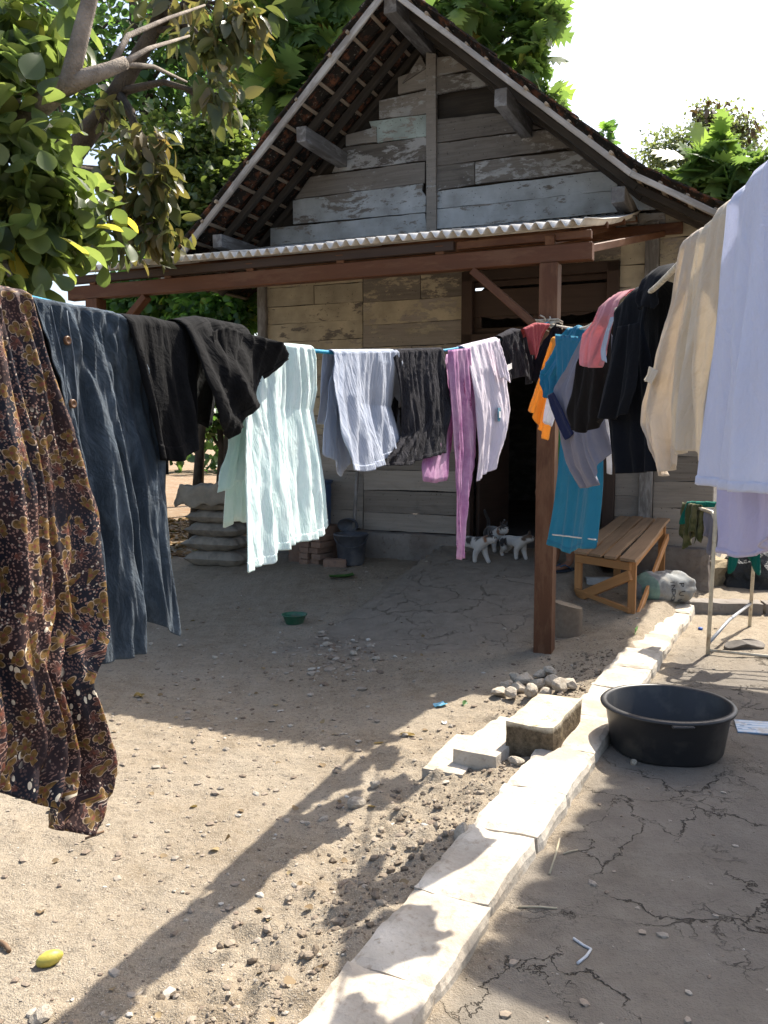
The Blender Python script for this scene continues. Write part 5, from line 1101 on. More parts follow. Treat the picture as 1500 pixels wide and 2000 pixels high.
# cement bags with cloth on top
M_BAG = mat_plain('paper_bag', (.30, .265, .215), .85, .15, 12, .5, .15, .008, dirt=(.15, .13, .11)); M_CANVAS = mat_plain('old_canvas', (.30, .265, .21), .9, .15, 8, .5, .1, .01)
bp = on_ground(408, 1108); rbg = random.Random(6); zc = bp.z - .01; bx_ = Vector((.95, -.3, 0)).normalized(); by_ = Vector((.3, .95, 0)).normalized()
heights = (.17, .15, .15, .13, .12, .11); ords = ('lowest', 'second lowest', 'third from the ground', 'fourth from the ground', 'fifth from the ground', 'topmost')
for i, h in enumerate(heights):
    V = []; F = []; nu, nv = 22, 16; L, W = .56 + rbg.uniform(-.03, .03), .40
    c = bp + by_ * .2 + bx_ * rbg.uniform(-.03, .04)
    for lay in (-1, 1):
        for j in range(nv + 1):
            for k in range(nu + 1):
                u, v = 2 * k / nu - 1, 2 * j / nv - 1; e = max(0, (1 - u ** 4)) ** .6 * max(0, (1 - v ** 4)) ** .6; pinch = 1 + .06 * u * u
                w = .02 * mnoise.noise(Vector((u * 2 + i * 7, v * 2, lay))) + .012 * mnoise.noise(Vector((u * 6 + i * 7, v * 5, lay * 2)))
                V.append(c + bx_ * (u * L / 2 + .012 * math.sin(v * 9 + i)) + by_ * (v * W / 2 * pinch) + Vector((0, 0, zc - bp.z + h / 2 + lay * h / 2 * e * .98 + w * e)))
    m = (nu + 1) * (nv + 1)
    for j in range(nv):
        for k in range(nu):
            b = j * (nu + 1) + k; F += [(b, b + nu + 1, b + nu + 2, b + 1), (m + b, m + b + 1, m + b + nu + 2, m + b + nu + 1)]
    tag(mesh('cement_bag', V, F, M_BAG, None, True), f'dusty grey-brown cement bag, {ords[i]} of the stack beside the house corner', 'bag', 'stacked cement bags'); zc += h * .90
ct = bp + by_ * .2; V = []; F = []; nu, nv = 34, 28
for j in range(nv + 1):
    for k in range(nu + 1):
        u, v = 2.0 * k / nu - 1, 2 * j / nv - 1; X_ = u * .46 + .03; Y_ = v * .36; ex_ = max(0, abs(X_ - .0) - .29); ey = max(0, abs(Y_) - .20)
        z_ = zc + .03 - 1.15 * max(ex_, ey) + .03 * mnoise.noise(Vector((u * 2.2, v * 2.2, 3))) + .05 * max(0, .5 - abs(u - .2)) + .02 * math.sin(u * 14 + v * 3) * (1 if ey > 0 or ex_ > 0 else .2)
        sx = math.copysign(min(abs(X_), .30 + .2 * ex_), X_); sy = math.copysign(min(abs(Y_), .21 + .25 * ey + .012 * math.sin(u * 12)), Y_); V.append(ct + bx_ * sx + by_ * sy + Vector((0, 0, z_ - ct.z)))
F = [(j * (nu + 1) + k, j * (nu + 1) + k + 1, (j + 1) * (nu + 1) + k + 1, (j + 1) * (nu + 1) + k) for j in range(nv) for k in range(nu)]
o = mesh('canvas_cover', V, F, M_CANVAS, None, True); o.modifiers.new('thickness', 'SOLIDIFY').thickness = .006; tag(o, 'old tan canvas draped over the stack of cement bags', 'canvas')
# bucket, brick stack, barrel, scoop, tool against the wall
M_BUCKET = mat_plain('grey_bucket', (.085, .09, .105), .6, .2, 10, .3, .3, .004, dirt=(.15, .14, .13)); M_BARREL = mat_plain('blue_barrel', (.05, .085, .17), .5, .1, 8, .1, .3, dirt=(.12, .13, .15))
M_BRICK = make_stone_mat('old_brick', (.20, .12, .085), (.28, .19, .14), (.13, .10, .085))
def wallpt(px, py, dq):                              # a ground point dq in front of the house wall
    s_, z_ = on_wall(px, py, QW - dq); g = hv(s_, QW - dq, 0); return Vector((g.x, g.y, gz(g.x, g.y)))
p = wallpt(686, 1098, .42); mb = MB(); mb.lathe([(0, .008), (.115, 0), (.12, .01), (.15, .27), (.165, .275), (.168, .29), (.158, .295), (.147, .285), (.115, .02), (0, .018)], (0, 0, 0), 40)
bk = mb.build('bucket', M_BUCKET, None, True, Matrix.Translation(p)); tag(bk, 'dusty dark grey plastic bucket standing by the house plinth', 'bucket')
mb = MB(); mb.tube([Vector((.16 * math.cos(t), -.02, .28 - .10 * math.sin(t))) - Vector((0, .15 * math.sin(t), 0)) for t in np.linspace(0, math.pi, 13)], .004, 6); mb.build('handle', M_BUCKET, bk, True, Matrix.Translation(p))
p = wallpt(618, 1096, .45); stk = []
rbk = random.Random(9); bs_names = ['reddish old brick in the low stack beside the grey bucket']
for lv in range(5):
    for k in range(2):
        c = p + EW * (-.06 + .13 * k * (1 if lv % 2 else .9) + rbk.uniform(-.01, .01)) + NW * rbk.uniform(-.02, .02)
        tag(stone_block('brick', (c.x, c.y, p.z - .006 + lv * .056), EW * .2 + NW if lv % 2 == 0 else EW * .15 + NW, (.23, .11, .054), M_BRICK, None, lv * 2 + k + 200, .004, .06), bs_names[0], 'brick', 'low stack of bricks by the wall')
p2 = wallpt(655, 1104, .55); tag(stone_block('brick', (p2.x, p2.y, p2.z - .005), EW + NW * .3, (.22, .11, .08), M_BRICK, None, 231, .006), 'loose grey-brown brick on the soil in front of the bucket', 'brick')
pbr = wallpt(614, 1085, .22); zb_ = pbr.z; 
stone_o = stone_block('barrel_base', (pbr.x, pbr.y, zb_ - .02), EW, (.40, .38, .36), M_BRICK, None, 240, .01, .08); tag(stone_o, 'brick plinth under the blue barrel against the wall', 'plinth')
mb = MB(); mb.lathe([(0, 0), (.15, 0), (.16, .01), (.165, .1), (.162, .12), (.167, .14), (.172, .38), (.168, .40), (.176, .42), (.19, .425), (.19, .445), (.17, .45), (0, .455)], (0, 0, 0), 40); tag(mb.build('blue_barrel', M_BARREL, None, True, Matrix.Translation((pbr.x, pbr.y, zb_ + .337))), 'dull blue plastic barrel with lid against the house wall', 'barrel')
p = wallpt(688, 1030, .10); zq = .62; mb = MB(); V = []; n = 14
mb.lathe([(.0, .0), (.06, .0), (.085, .03), (.09, .07), (.085, .07), (.055, .008), (0, .006)], (0, 0, 0), 24, 1.2, .8); 
bxs = hv(EW.dot(p), QW - .14, .505); tag(mb.build('scoop_pan', M_BUCKET, None, True, Matrix.Translation(bxs + Vector((0, 0, .06))) @ Euler((R(100), 0, R(-24))).to_matrix().to_4x4()), 'dark scoop propped on the plinth above the bucket', 'scoop')
tl = hv(-3.70, QW - .10, 0); tool = thing('hoe', 'long-handled hoe leaning against the plank wall beside the bucket', 'hoe', (tl.x, tl.y, gz(tl.x, tl.y)))
beam('handle', (tl.x, tl.y - .10, gz(tl.x, tl.y) + .02), hv(-3.66, QW - .04, 1.18), .028, .028, M_GREY, tool, up=NW, rough=.002)
mb = MB(); mb.box((0, 0, 0), (.14, .012, .16)); bevel(mb.build('blade', M_DARK, tool, False, Matrix.Translation((tl.x, tl.y - .12, gz(tl.x, tl.y) + .10)) @ Euler((R(25), 0, R(-24))).to_matrix().to_4x4()), .003)

# ------------------------------------------------------------------ pebbles, chips and leaf litter
def scatter(name, n, spots, mats, size, label, cat, seed, flat=.55, sub=1):
    rs = np.random.RandomState(seed); bm = bmesh.new(); bmesh.ops.create_icosphere(bm, subdivisions=sub, radius=1); tv_ = np.array([v.co[:] for v in bm.verts]); tf_ = np.array([[v.index for v in f.verts] for f in bm.faces]); bm.free()
    P = np.array(spots(rs, n)); n = len(P); s_ = size[0] * (size[1] / size[0]) ** (rs.rand(n) ** 3.2)
    V = np.repeat(tv_[None], n, 0) * (1 + rs.uniform(-.3, .3, (n, len(tv_), 1))) * np.stack([s_ * rs.uniform(.8, 1.4, n), s_ * rs.uniform(.7, 1.1, n), s_ * flat * rs.uniform(.6, 1.2, n)], -1)[:, None]
    a_ = rs.uniform(0, 6.28, n); c, s2 = np.cos(a_)[:, None], np.sin(a_)[:, None]; X = V[..., 0] * c - V[..., 1] * s2; Y = V[..., 0] * s2 + V[..., 1] * c
    V = np.stack([X, Y, V[..., 2]], -1) + P[:, None] + np.array([0, 0, 1]) * (s_ * flat * .35)[:, None, None]
    F = (tf_[None] + (np.arange(n) * len(tv_))[:, None, None]).reshape(-1, 3)
    me = bpy.data.meshes.new(name); me.from_pydata(V.reshape(-1, 3).tolist(), [], F.tolist())
    at_ = me.attributes.new('tint', 'FLOAT', 'POINT'); at_.data.foreach_set('value', np.repeat(rs.rand(n), len(tv_)).astype(np.float32)); me.materials.append(mats)
    o = bpy.data.objects.new(name, me); link(o); return tag(o, label, cat, kind='stuff')
def make_peb():
    t = NT('pebble_mix'); a_ = t.attr('tint'); b = t.ramp(a_, [(0, (.16, .12, .09)), (.35, (.27, .22, .17)), (.8, (.30, .26, .21)), (.95, (.40, .36, .30)), (1, (.5, .47, .42))]); return t.done(b, .92, t.bump(t.noise(t.pos(), 150, 3), .4, .004), .15)
M_PEB = make_peb()
def yard(rs, n):
    out = []
    while len(out) < n:
        y = rs.uniform(1.5, 8.0) ** 1.0; x = rs.uniform(-.5, .5) * y * 1.0 + (0 if rs.rand() < .7 else -.12 * y); k = KN.x * (x - K0.x) + KN.y * (y - K0.y)
        q = NW.x * x + NW.y * y; s_ = EW.x * x + EW.y * y
        if k > -.16 and not (k > .16 and rs.rand() < .18): continue
        if q > 7.3: continue
        if slab_in(s_, q) > .3 and rs.rand() > .08: continue
        if fbm(np.array(x * .9), np.array(y * .9), 77) < rs.uniform(.25, .6): continue
        out.append((x, y, gz(x, y)))
    return out
scatter('pebbles', 4500, yard, M_PEB, (.003, .018), 'small pebbles and stone chips strewn over the bare soil', 'pebbles', 5)
def rub(rs, n):
    out = []
    for _ in range(n):
        p = on_ground(rs.normal(650, 55), rs.normal(1285, 28)); out.append((p.x, p.y, p.z))
    return out
scatter('rubble_chips', 260, rub, M_PEB, (.008, .03), 'broken concrete chips heaped along the worn apron edge', 'rubble', 8)
def clods(rs, n):
    out = []
    while len(out) < n:
        a_ = rs.uniform(-.6, 3.6); k = -rs.gamma(2, .10) - .125
        if k < -.7: continue
        p = K0 + KD * a_ + KN * k; out.append((p.x, p.y, gz(p.x, p.y)))
    return out
def make_clod():
    t = NT('soil_clod'); a_ = t.attr('tint'); b = t.ramp(a_, [(0, (.14, .11, .08)), (.6, (.23, .185, .14)), (1, (.31, .26, .2))]); return t.done(b, .95, t.bump(t.noise(t.pos(), 120, 4), .6, .006), .1)
scatter('soil_clods', 1800, clods, make_clod(), (.004, .017), 'crumbly clods of soil banked along the left of the kerb', 'soil', 11, .8)

# ------------------------------------------------------------------ cats and the person in the doorway
def skin_mesh(V, E, Rr, sub=2, root=0):
    me = bpy.data.meshes.new('s'); me.from_pydata([tuple(v) for v in V], E, []); o = bpy.data.objects.new('s', me); col.objects.link(o)
    m = o.modifiers.new('skin', 'SKIN'); m.use_smooth_shade = True; sd = me.skin_vertices[0].data
    for i, r_ in enumerate(Rr): sd[i].radius = (r_, r_) if not hasattr(r_, '__len__') else r_; sd[i].use_root = (i == root)
    s_ = o.modifiers.new('sub', 'SUBSURF'); s_.levels = sub; s_.render_levels = sub
    dg = bpy.context.evaluated_depsgraph_get(); dg.update(); out = bpy.data.meshes.new_from_object(o.evaluated_get(dg)); bpy.data.objects.remove(o); return out
def make_fur():
    t = NT('cat_fur'); c = t.n('Attribute', {'attribute_name': 'fur'}).outputs['Color']; o = t.coord(); n = t.noise(t.map(o, (60, 60, 60)), 1, 4, .7)
    return t.done(t.mix(.25, c, t.mix(n, (.2, .2, .2), (1, 1, 1)), 'MULTIPLY'), .9, t.bump(n, .5, .004), .15, sheen=.3)
M_FUR = make_fur(); M_EYE = mat_plain('cat_eye', (.05, .05, .02), .15, .1, 20, 0, .6); M_EAR = mat_plain('cat_ear_skin', (.40, .24, .20), .8)
def cat(px, py, yaw, label, patches, turn=0, tailc=None, sc_=1.0, stride=.0, tail_up=1):
    V = []; E = []; Rr = []
    def add(p, r_, par=None): V.append(Vector(p)); Rr.append(r_); i = len(V) - 1; (E.append((par, i)) if par is not None else None); return i
    mid = add((-.03, 0, .195), .058); pel = add((-.15, 0, .205), .056, mid); chest = add((.09, 0, .20), .060, mid); rump = add((-.195, 0, .205), .036, pel)
    neck = add((.145, 0, .235), .040, chest)
    ct, st = math.cos(turn), math.sin(turn); h = lambda x, z: (.145 + x * ct, x * st, .235 + z)
    head = add(h(.060, .026), .054, neck); muz = add(h(.092, .010), .031, head); nose = add(h(.106, .008), .017, muz)
    for s_ in (1, -1):
        f = stride * s_
        a = add((.10, s_ * .036, .150), .036, chest); b = add((.085 + f * .4, s_ * .040, .105), .028, a); c = add((.098 + f * .8, s_ * .040, .05), .021, b); d = add((.105 + f, s_ * .040, .018), .021, c); add((.125 + f, s_ * .040, .0135), .018, d)
        a = add((-.155, s_ * .036, .165), .042, pel); b = add((-.120 - f * .5, s_ * .044, .112), .034, a); c = add((-.185 - f * .8, s_ * .044, .062), .021, b); d = add((-.178 - f, s_ * .044, .020), .020, c); add((-.150 - f, s_ * .044, .0135), .018, d)
    t1 = add((-.225, 0, .235), .019, rump); t2 = add((-.245, .01, .30), .0165, t1); t3 = add((-.24, .02 * tail_up, .365), .016, t2); add((-.225, .04 * tail_up, .425), .0125, t3)
    for v_ in V: v_.z *= .87
    me = skin_mesh(V, E, Rr, 2); n = len(me.vertices); co = np.empty(n * 3, np.float32); me.vertices.foreach_get('co', co); co = co.reshape(-1, 3)
    colr = np.tile(np.array([.50, .475, .44], np.float32), (n, 1)); nz = np.array([mnoise.noise(Vector(p) * 22) for p in co]) * .02
    for c_, r_, rgb in patches:
        q = np.array(h(*c_[1:])) if c_[0] == 'h' else np.array(c_); q = q * np.array([1, 1, .87])
        m = np.linalg.norm(co - q, axis=1) + nz < r_; colr[m] = rgb
    ca = me.attributes.new('fur', 'FLOAT_COLOR', 'POINT'); ca.data.foreach_set('color', np.c_[colr, np.ones(n)].astype(np.float32).ravel())
    me.materials.clear(); me.materials.append(M_FUR); me.polygons.foreach_set('use_smooth', [True] * len(me.polygons))
    p = on_ground(px, py); mw = Matrix.Translation(p + Vector((0, 0, .001))) @ Matrix.Rotation(yaw, 4, 'Z') @ Matrix.Scale(sc_, 4) @ Matrix.Translation((-.11, 0, 0))
    o = inst('cat', me, mw); o.name = 'cat'; tag(o, label, 'cat', 'cats in the doorway')
    hb = Vector(h(.060, .026)); hb.z *= .87; fx = Vector((ct, st, 0)); fy = Vector((-st, ct, 0)); dark = patches[0][2]
    for s_ in (1, -1):
        b = hb + fy * (s_ * .026) + Vector((0, 0, .034)) - fx * .006; tip = b + fy * (s_ * .012) + Vector((0, 0, .042)); mb = MB()
        mb.add([b + fy * .019 - fx * .004, b - fy * .019 - fx * .004, tip, b + fx * .012 + fy * s_ * .002, b - fx * .014], [(0, 3, 2), (3, 1, 2), (1, 4, 2), (4, 0, 2), (0, 4, 1, 3)])
        e_ = mb.build('ear', M_FUR, o, False, mw); fa = e_.data.attributes.new('fur', 'FLOAT_COLOR', 'POINT'); fa.data.foreach_set('color', list((*dark, 1)) * len(e_.data.vertices))
        mb = MB(); mb.lathe([(0, -.0065), (.0045, -.0045), (.0065, 0), (.0045, .0045), (0, .0065)], hb + fx * .037 + fy * (s_ * .019) + Vector((0, 0, .008)), 10); mb.build('eye', M_EYE, o, True, mw)
    mb = MB(); mb.lathe([(0, -.005), (.005, -.002), (.005, .003), (0, .005)], Vector(h(.119, .014)) * Vector((1, 1, .87)), 8); mb.build('nose', M_EAR, o, True, mw); return o
BLK = (.035, .03, .028); ORG = (.22, .10, .05); BRN = (.10, .065, .045)
cat(941, 1100, R(-55), 'black and white cat striding forward with its tail up, ginger face patch', [(('h', .040, .060), .052, BLK), (('h', .035, .02), .044, ORG), ((-.17, 0, .25), .090, BLK), ((-.17, .06, .20), .05, BLK), ((-.02, .03, .25), .055, BLK), ((-.02, -.05, .22), .035, BLK), ((.07, 0, .27), .055, BLK), ((-.24, 0, .33), .13, BRN)], turn=.55, stride=.045, sc_=.98)
cat(974, 1079, R(-80), 'dark-backed white-chested cat standing still in the doorway', [(('h', .040, .060), .054, BLK), (('h', .03, .01), .046, ORG), ((-.10, 0, .25), .15, BLK), ((.06, 0, .28), .08, BLK), ((.06, .06, .22), .04, BLK), ((-.24, 0, .33), .13, BLK)], turn=.35, stride=.0, sc_=.98, tail_up=-1)
cat(1018, 1094, R(-62), 'mostly white cat with dark brown head opening its mouth', [(('h', .035, .045), .060, BRN), ((-.24, 0, .33), .09, BLK), ((-.12, -.05, .18), .05, BLK)], turn=.75, stride=.025, sc_=.88)

M_SKIN = mat_plain('skin', (.26, .13, .08), .55, .1, 12, .1, .3); M_HAIR = mat_plain('black_hair', (.012, .010, .009), .5, .1, 60, .5)
def make_dress():
    t = NT('floral_dress'); p = t.pos(); v = t.n('TexVoronoi', Vector=p, Scale=17); c = t.n('SeparateColor', Color=v.outputs[1]).outputs[0]
    b = t.ramp(c, [(0, (.50, .30, .05)), (.35, (.45, .34, .22)), (.55, (.30, .05, .05)), (.7, (.55, .42, .10)), (.9, (.03, .05, .20))], 'CONSTANT'); z = t.n('SeparateXYZ', Vector=p).outputs[2]
    b = t.mix(t.math('GREATER_THAN', t.math('ADD', z, t.math('MULTIPLY', t.noise(p, 6, 3), .25)), .92), b, (.02, .03, .16)); b = t.mix(t.math('GREATER_THAN', t.math('ADD', z, t.math('MULTIPLY', t.noise(p, 5, 3), .25)), 1.06), b, (.03, .16, .05)); return t.done(b, .85, t.bump(t.noise(p, 20, 3), .3, .01))
pf = on_ground(1093, 1113); fz = pf.z
per = thing('person', 'person in floral dress and blue flip-flops standing behind the hanging teal trousers', 'person', tuple(pf))
fw = Vector((-.88, -.47, 0)).normalized(); lf = Vector((.47, -.88, 0)).normalized(); C0 = pf + Vector((.0, .06, 0)) - fw * .03
def W(f, l, z): return C0 + fw * f + lf * l + Vector((0, 0, z))
V = []; E = []; Rr = []
def padd(p, r_, par=None): V.append(p); Rr.append(r_); i = len(V) - 1; (E.append((par, i)) if par is not None else None); return i
pel = padd(W(0, 0, .82), .12); wst = padd(W(0, 0, .98), .105, pel); che = padd(W(.0, 0, 1.18), .115, wst); nk = padd(W(.01, 0, 1.30), .048, che); hd = padd(W(.03, 0, 1.40), .078, nk); padd(W(.035, 0, 1.48), .070, hd)
for s_ in (1, -1):
    a = padd(W(0, s_ * .085, .74), .085, pel); b = padd(W(.01, s_ * .09, .42), .052, a); c = padd(W(-.02, s_ * .09, .20), .044, b); d = padd(W(-.02, s_ * .09, .07), .030, c); e = padd(W(.04, s_ * .095, .035), .028, d); f = padd(W(.11, s_ * .10, .026), .022, e); padd(W(.15, s_ * .10, .022), .014, f)
    a = padd(W(0, s_ * .155, 1.22), .052, che); b = padd(W(-.02, s_ * .20, .98), .038, a); c = padd(W(.06, s_ * .19, .76), .027, b); d = padd(W(.09, s_ * .185, .69), .024, c)
    for k, (l_, ln) in enumerate(((-.025, .055), (-.008, .07), (.009, .065), (.024, .05))): 
        f1 = padd(W(.105 + .01 * k, s_ * .185 + l_, .66), .010, d); f2 = padd(W(.112 + .01 * k, s_ * .185 + l_, .66 - ln * .5), .0085, f1); padd(W(.105 + .01 * k, s_ * .185 + l_, .66 - ln), .008, f2)
    th = padd(W(.12, s_ * .185 - s_ * .035, .68), .010, d); padd(W(.135, s_ * .185 - s_ * .045, .645), .009, th)
me = skin_mesh(V, E, Rr, 2); me.materials.clear(); me.materials.append(M_SKIN); me.polygons.foreach_set('use_smooth', [True] * len(me.polygons)); inst('body', me, Matrix.Identity(4), per)
V = []; F = []; n = 40; prof = [(.155, 1.25), (.17, 1.15), (.16, 1.0), (.17, .85), (.185, .6), (.205, .40), (.215, .235)]
for j, (r_, z) in enumerate(prof):
    for k in range(n):
        a_ = 2 * math.pi * k / n; q = r_ * (1 + .06 * math.sin(a_ * 7 + z * 3) * (1 - z / 1.3)); V.append(W(q * .82 * math.cos(a_), q * math.sin(a_), z))
for j in range(len(prof) - 1):
    for k in range(n): k2 = (k + 1) % n; F.append((j * n + k, j * n + k2, (j + 1) * n + k2, (j + 1) * n + k))
o = mesh('dress', V, F, make_dress(), per, True); o.modifiers.new('sub', 'SUBSURF').render_levels = 2
V = []; hc = W(.03, 0, 1.455); bm = bmesh.new(); bmesh.ops.create_icosphere(bm, subdivisions=3, radius=.094)
for v in bm.verts:
    l_ = v.co.dot(fw); v.co = hc + v.co * 1.02 - (fw * max(0, l_) * .55 if v.co.z < .03 else Vector((0, 0, 0))) - fw * .015
me = bpy.data.meshes.new('hair'); bm.to_mesh(me); bm.free(); me.materials.append(M_HAIR); inst('hair', me, Matrix.Identity(4), per)
for s_ in (1, -1):
    for nm, (f_, l_, z_), r_ in (('eye', (.108, .028, 1.425), .010), ('ear', (.02, .085, 1.42), .018)):
        bm = bmesh.new(); bmesh.ops.create_icosphere(bm, subdivisions=2, radius=r_); me = bpy.data.meshes.new(nm); bm.to_mesh(me); bm.free(); me.materials.append(M_EYE if nm == 'eye' else M_SKIN); inst(nm, me, Matrix.Translation(W(f_, s_ * l_, z_)), per)
    V = []; n = 26
    for lay in (.0, .018):
        for k in range(n):
            a_ = 2 * math.pi * k / n; x = .135 * math.cos(a_); w = .045 + (.008 if x > 0 else 0); V.append(W(.045 + x, s_ * .098 + w * math.sin(a_), lay - .002))
    F = [tuple(range(n))[::-1], tuple(range(n, 2 * n))] + [(k, (k + 1) % n, n + (k + 1) % n, n + k) for k in range(n)]
    fl = mesh('flip_flop', V, F, mat_plain('blue_black_rubber', (.012, .022, .04), .6), per, False)
    mb = MB(); mb.tube([W(.0, s_ * .098 + .045, .016), W(.07, s_ * .098 + .034, .055), W(.125, s_ * .098, .03)], .006, 6); mb.tube([W(.0, s_ * .098 - .045, .016), W(.07, s_ * .098 - .034, .055), W(.125, s_ * .098, .03)], .006, 6); mb.build('strap', mat_plain('blue_strap', (.03, .10, .20), .5), fl, True)

# ------------------------------------------------------------------ trees and plants
def leaf_shape(kind):
    """outline template: verts (x along, y across, z), faces"""
    if kind == 'oval':
        xs = [0, .25, .55, .82, 1]; ws = [.02, .36, .48, .34, 0]
    elif kind == 'long':
        xs = [0, .12, .3, .5, .7, .87, 1]; ws = [.02, .11, .19, .22, .185, .10, 0]
    elif kind == 'obov':
        xs = [0, .18, .38, .58, .75, .89, .97, 1]; ws = [.02, .13, .24, .32, .345, .28, .14, .01]
    elif kind == 'small':
        V = [(0, 0, 0), (.5, .32, .06), (1, 0, -.05), (.5, -.32, .06)]; return np.array(V), [(0, 1, 2), (0, 2, 3)]
    elif kind == 'lobed':
        V = []; F = []; mid = []
        for x in (0, .2, .4, .6, .8, 1): mid.append(len(V)); V.append((x, 0, -.10 * x * x))
        lob = [(.18, .38, .10), (.34, .52, .30), (.55, .52, .50), (.76, .40, .70), (.93, .22, .86)]
        for sgn in (1, -1):
            inn = []
            for x, w in ((.05, .08), (.24, .22), (.44, .27), (.63, .23), (.82, .15), (1, 0)): inn.append(len(V)); V.append((x, sgn * w, .03 - .10 * x * x))
            for i, (x, w, _) in enumerate(lob):
                tip = len(V); V.append((x + .10, sgn * w, -.02 - .08 * x)); F.append((inn[i], tip, inn[i + 1]) if sgn < 0 else (inn[i + 1], tip, inn[i]))
            for i in range(5): F.append((mid[i], inn[i], inn[i + 1], mid[i + 1]) if sgn < 0 else (mid[i + 1], inn[i + 1], inn[i], mid[i]))
        return np.array(V), F
    V = []; F = []; n = len(xs)
    for x, w in zip(xs, ws): V += [(x, w, .28 * w - .22 * x * x), (x, 0, -.10 * w - .22 * x * x), (x, -w, .28 * w - .22 * x * x)]
    for i in range(n - 1):
        b = 3 * i; F += [(b, b + 1, b + 4, b + 3), (b + 1, b + 2, b + 5, b + 4)]
    return np.array(V), F
def norm(a): return a / (np.linalg.norm(a, axis=-1, keepdims=True) + 1e-9)
def leaves_mesh(name, P, D, Nn, size, tint, kind, mat, parent):
    T, F = leaf_shape(kind); D = norm(D); S = norm(np.cross(Nn, D)); U = np.cross(D, S); n = len(P)
    V = P[:, None] + size[:, None, None] * (T[None, :, 0:1] * D[:, None] + T[None, :, 1:2] * S[:, None] + T[None, :, 2:3] * U[:, None])
    m = len(T); quads = [f for f in F if len(f) == 4]; tris = [f for f in F if len(f) == 3]; off = (np.arange(n) * m)[:, None, None]
    lv = []; ls = []; pos = 0
    if quads: q = (np.array(quads)[None] + off).reshape(-1); lv.append(q); ls.append(np.arange(0, len(q), 4)); pos = len(q)
    if tris: q = (np.array(tris)[None] + off).reshape(-1); lv.append(q); ls.append(pos + np.arange(0, len(q), 3))
    lv = np.concatenate(lv).astype(np.int32); ls = np.concatenate(ls).astype(np.int32)
    me = bpy.data.meshes.new(name); me.vertices.add(n * m); me.vertices.foreach_set('co', V.ravel()); me.loops.add(len(lv)); me.loops.foreach_set('vertex_index', lv); me.polygons.add(len(ls)); me.polygons.foreach_set('loop_start', ls)
    me.polygons.foreach_set('use_smooth', np.ones(len(ls), bool)); me.update(calc_edges=True)
    a_ = me.attributes.new('tint', 'FLOAT', 'POINT'); a_.data.foreach_set('value', np.repeat(tint, m).astype(np.float32)); me.materials.append(mat)
    o = bpy.data.objects.new(name, me); return link(o, parent)
def make_leaf(name, stops, transl=.4, tmul=2.2, rough=.40, spec=.5):
    t = NT(name); b = t.ramp(t.attr('tint'), stops); tc = t.mix(1.0, b, (tmul * .95, tmul * .92, tmul * .5), 'MULTIPLY')
    return t.done(b, rough, None, spec, transl + .1, tc)
G_MID = make_leaf('leaf_mid', [(0, (0.034, 0.079, 0.026)), (.5, (0.075, 0.160, 0.041)), (.85, (0.131, 0.244, 0.056)), (1, (0.413, 0.375, 0.056))])
G_DARK = make_leaf('leaf_dark', [(0, (0.024, 0.056, 0.024)), (.6, (0.056, 0.116, 0.040)), (1, (0.120, 0.200, 0.060))], .35)
G_BRIGHT = make_leaf('leaf_bright', [(0, (.035, .060, .022)), (.5, (.075, .115, .038)), (1, (.15, .19, .06))], .35, 1.9)
G_MANGO = make_leaf('leaf_mango', [(0, (.05, .075, .03)), (.45, (.095, .11, .045)), (.75, (.15, .13, .06)), (.92, (.20, .145, .07)), (1, (.36, .28, .08))], .35, 1.7)
G_BIG = make_leaf('leaf_big', [(0, (0.056, 0.081, 0.037)), (.45, (0.100, 0.144, 0.056)), (.8, (0.163, 0.200, 0.075)), (.95, (0.300, 0.275, 0.062)), (1, (0.600, 0.450, 0.062))], .42, 2.2, .35, .5)
G_BREAD = make_leaf('leaf_breadfruit', [(0, (0.028, 0.070, 0.025)), (.6, (0.063, 0.133, 0.042)), (.93, (0.119, 0.210, 0.056)), (1, (0.364, 0.168, 0.042))], .4, 2.1)
G_FINE = make_leaf('leaf_fine', [(0, (.09, .12, .07)), (.7, (.17, .21, .11)), (1, (.22, .25, .13))], .45, 1.7)
G_BREADP = make_leaf('leaf_breadfruit_pale', [(0, (0.050, 0.094, 0.037)), (.6, (0.106, 0.175, 0.062)), (.93, (0.188, 0.275, 0.075)), (1, (0.450, 0.225, 0.062))], .42, 1.9)
G_PODS = make_leaf('seed_pods', [(0, (.05, .035, .02)), (1, (.10, .07, .04))], .1)
G_BANANA = make_leaf('leaf_banana', [(0, (.02, .055, .02)), (1, (.045, .10, .03))], .4, 2.0, .35, .5)
M_BARKP = mat_plain('pale_bark', (.30, .255, .21), .9, .25, 10, .8, .15, .012, dirt=(.15, .13, .10)); M_BARKD = mat_plain('dark_bark', (.10, .08, .06), .9, .25, 8, .9, .1, .015)
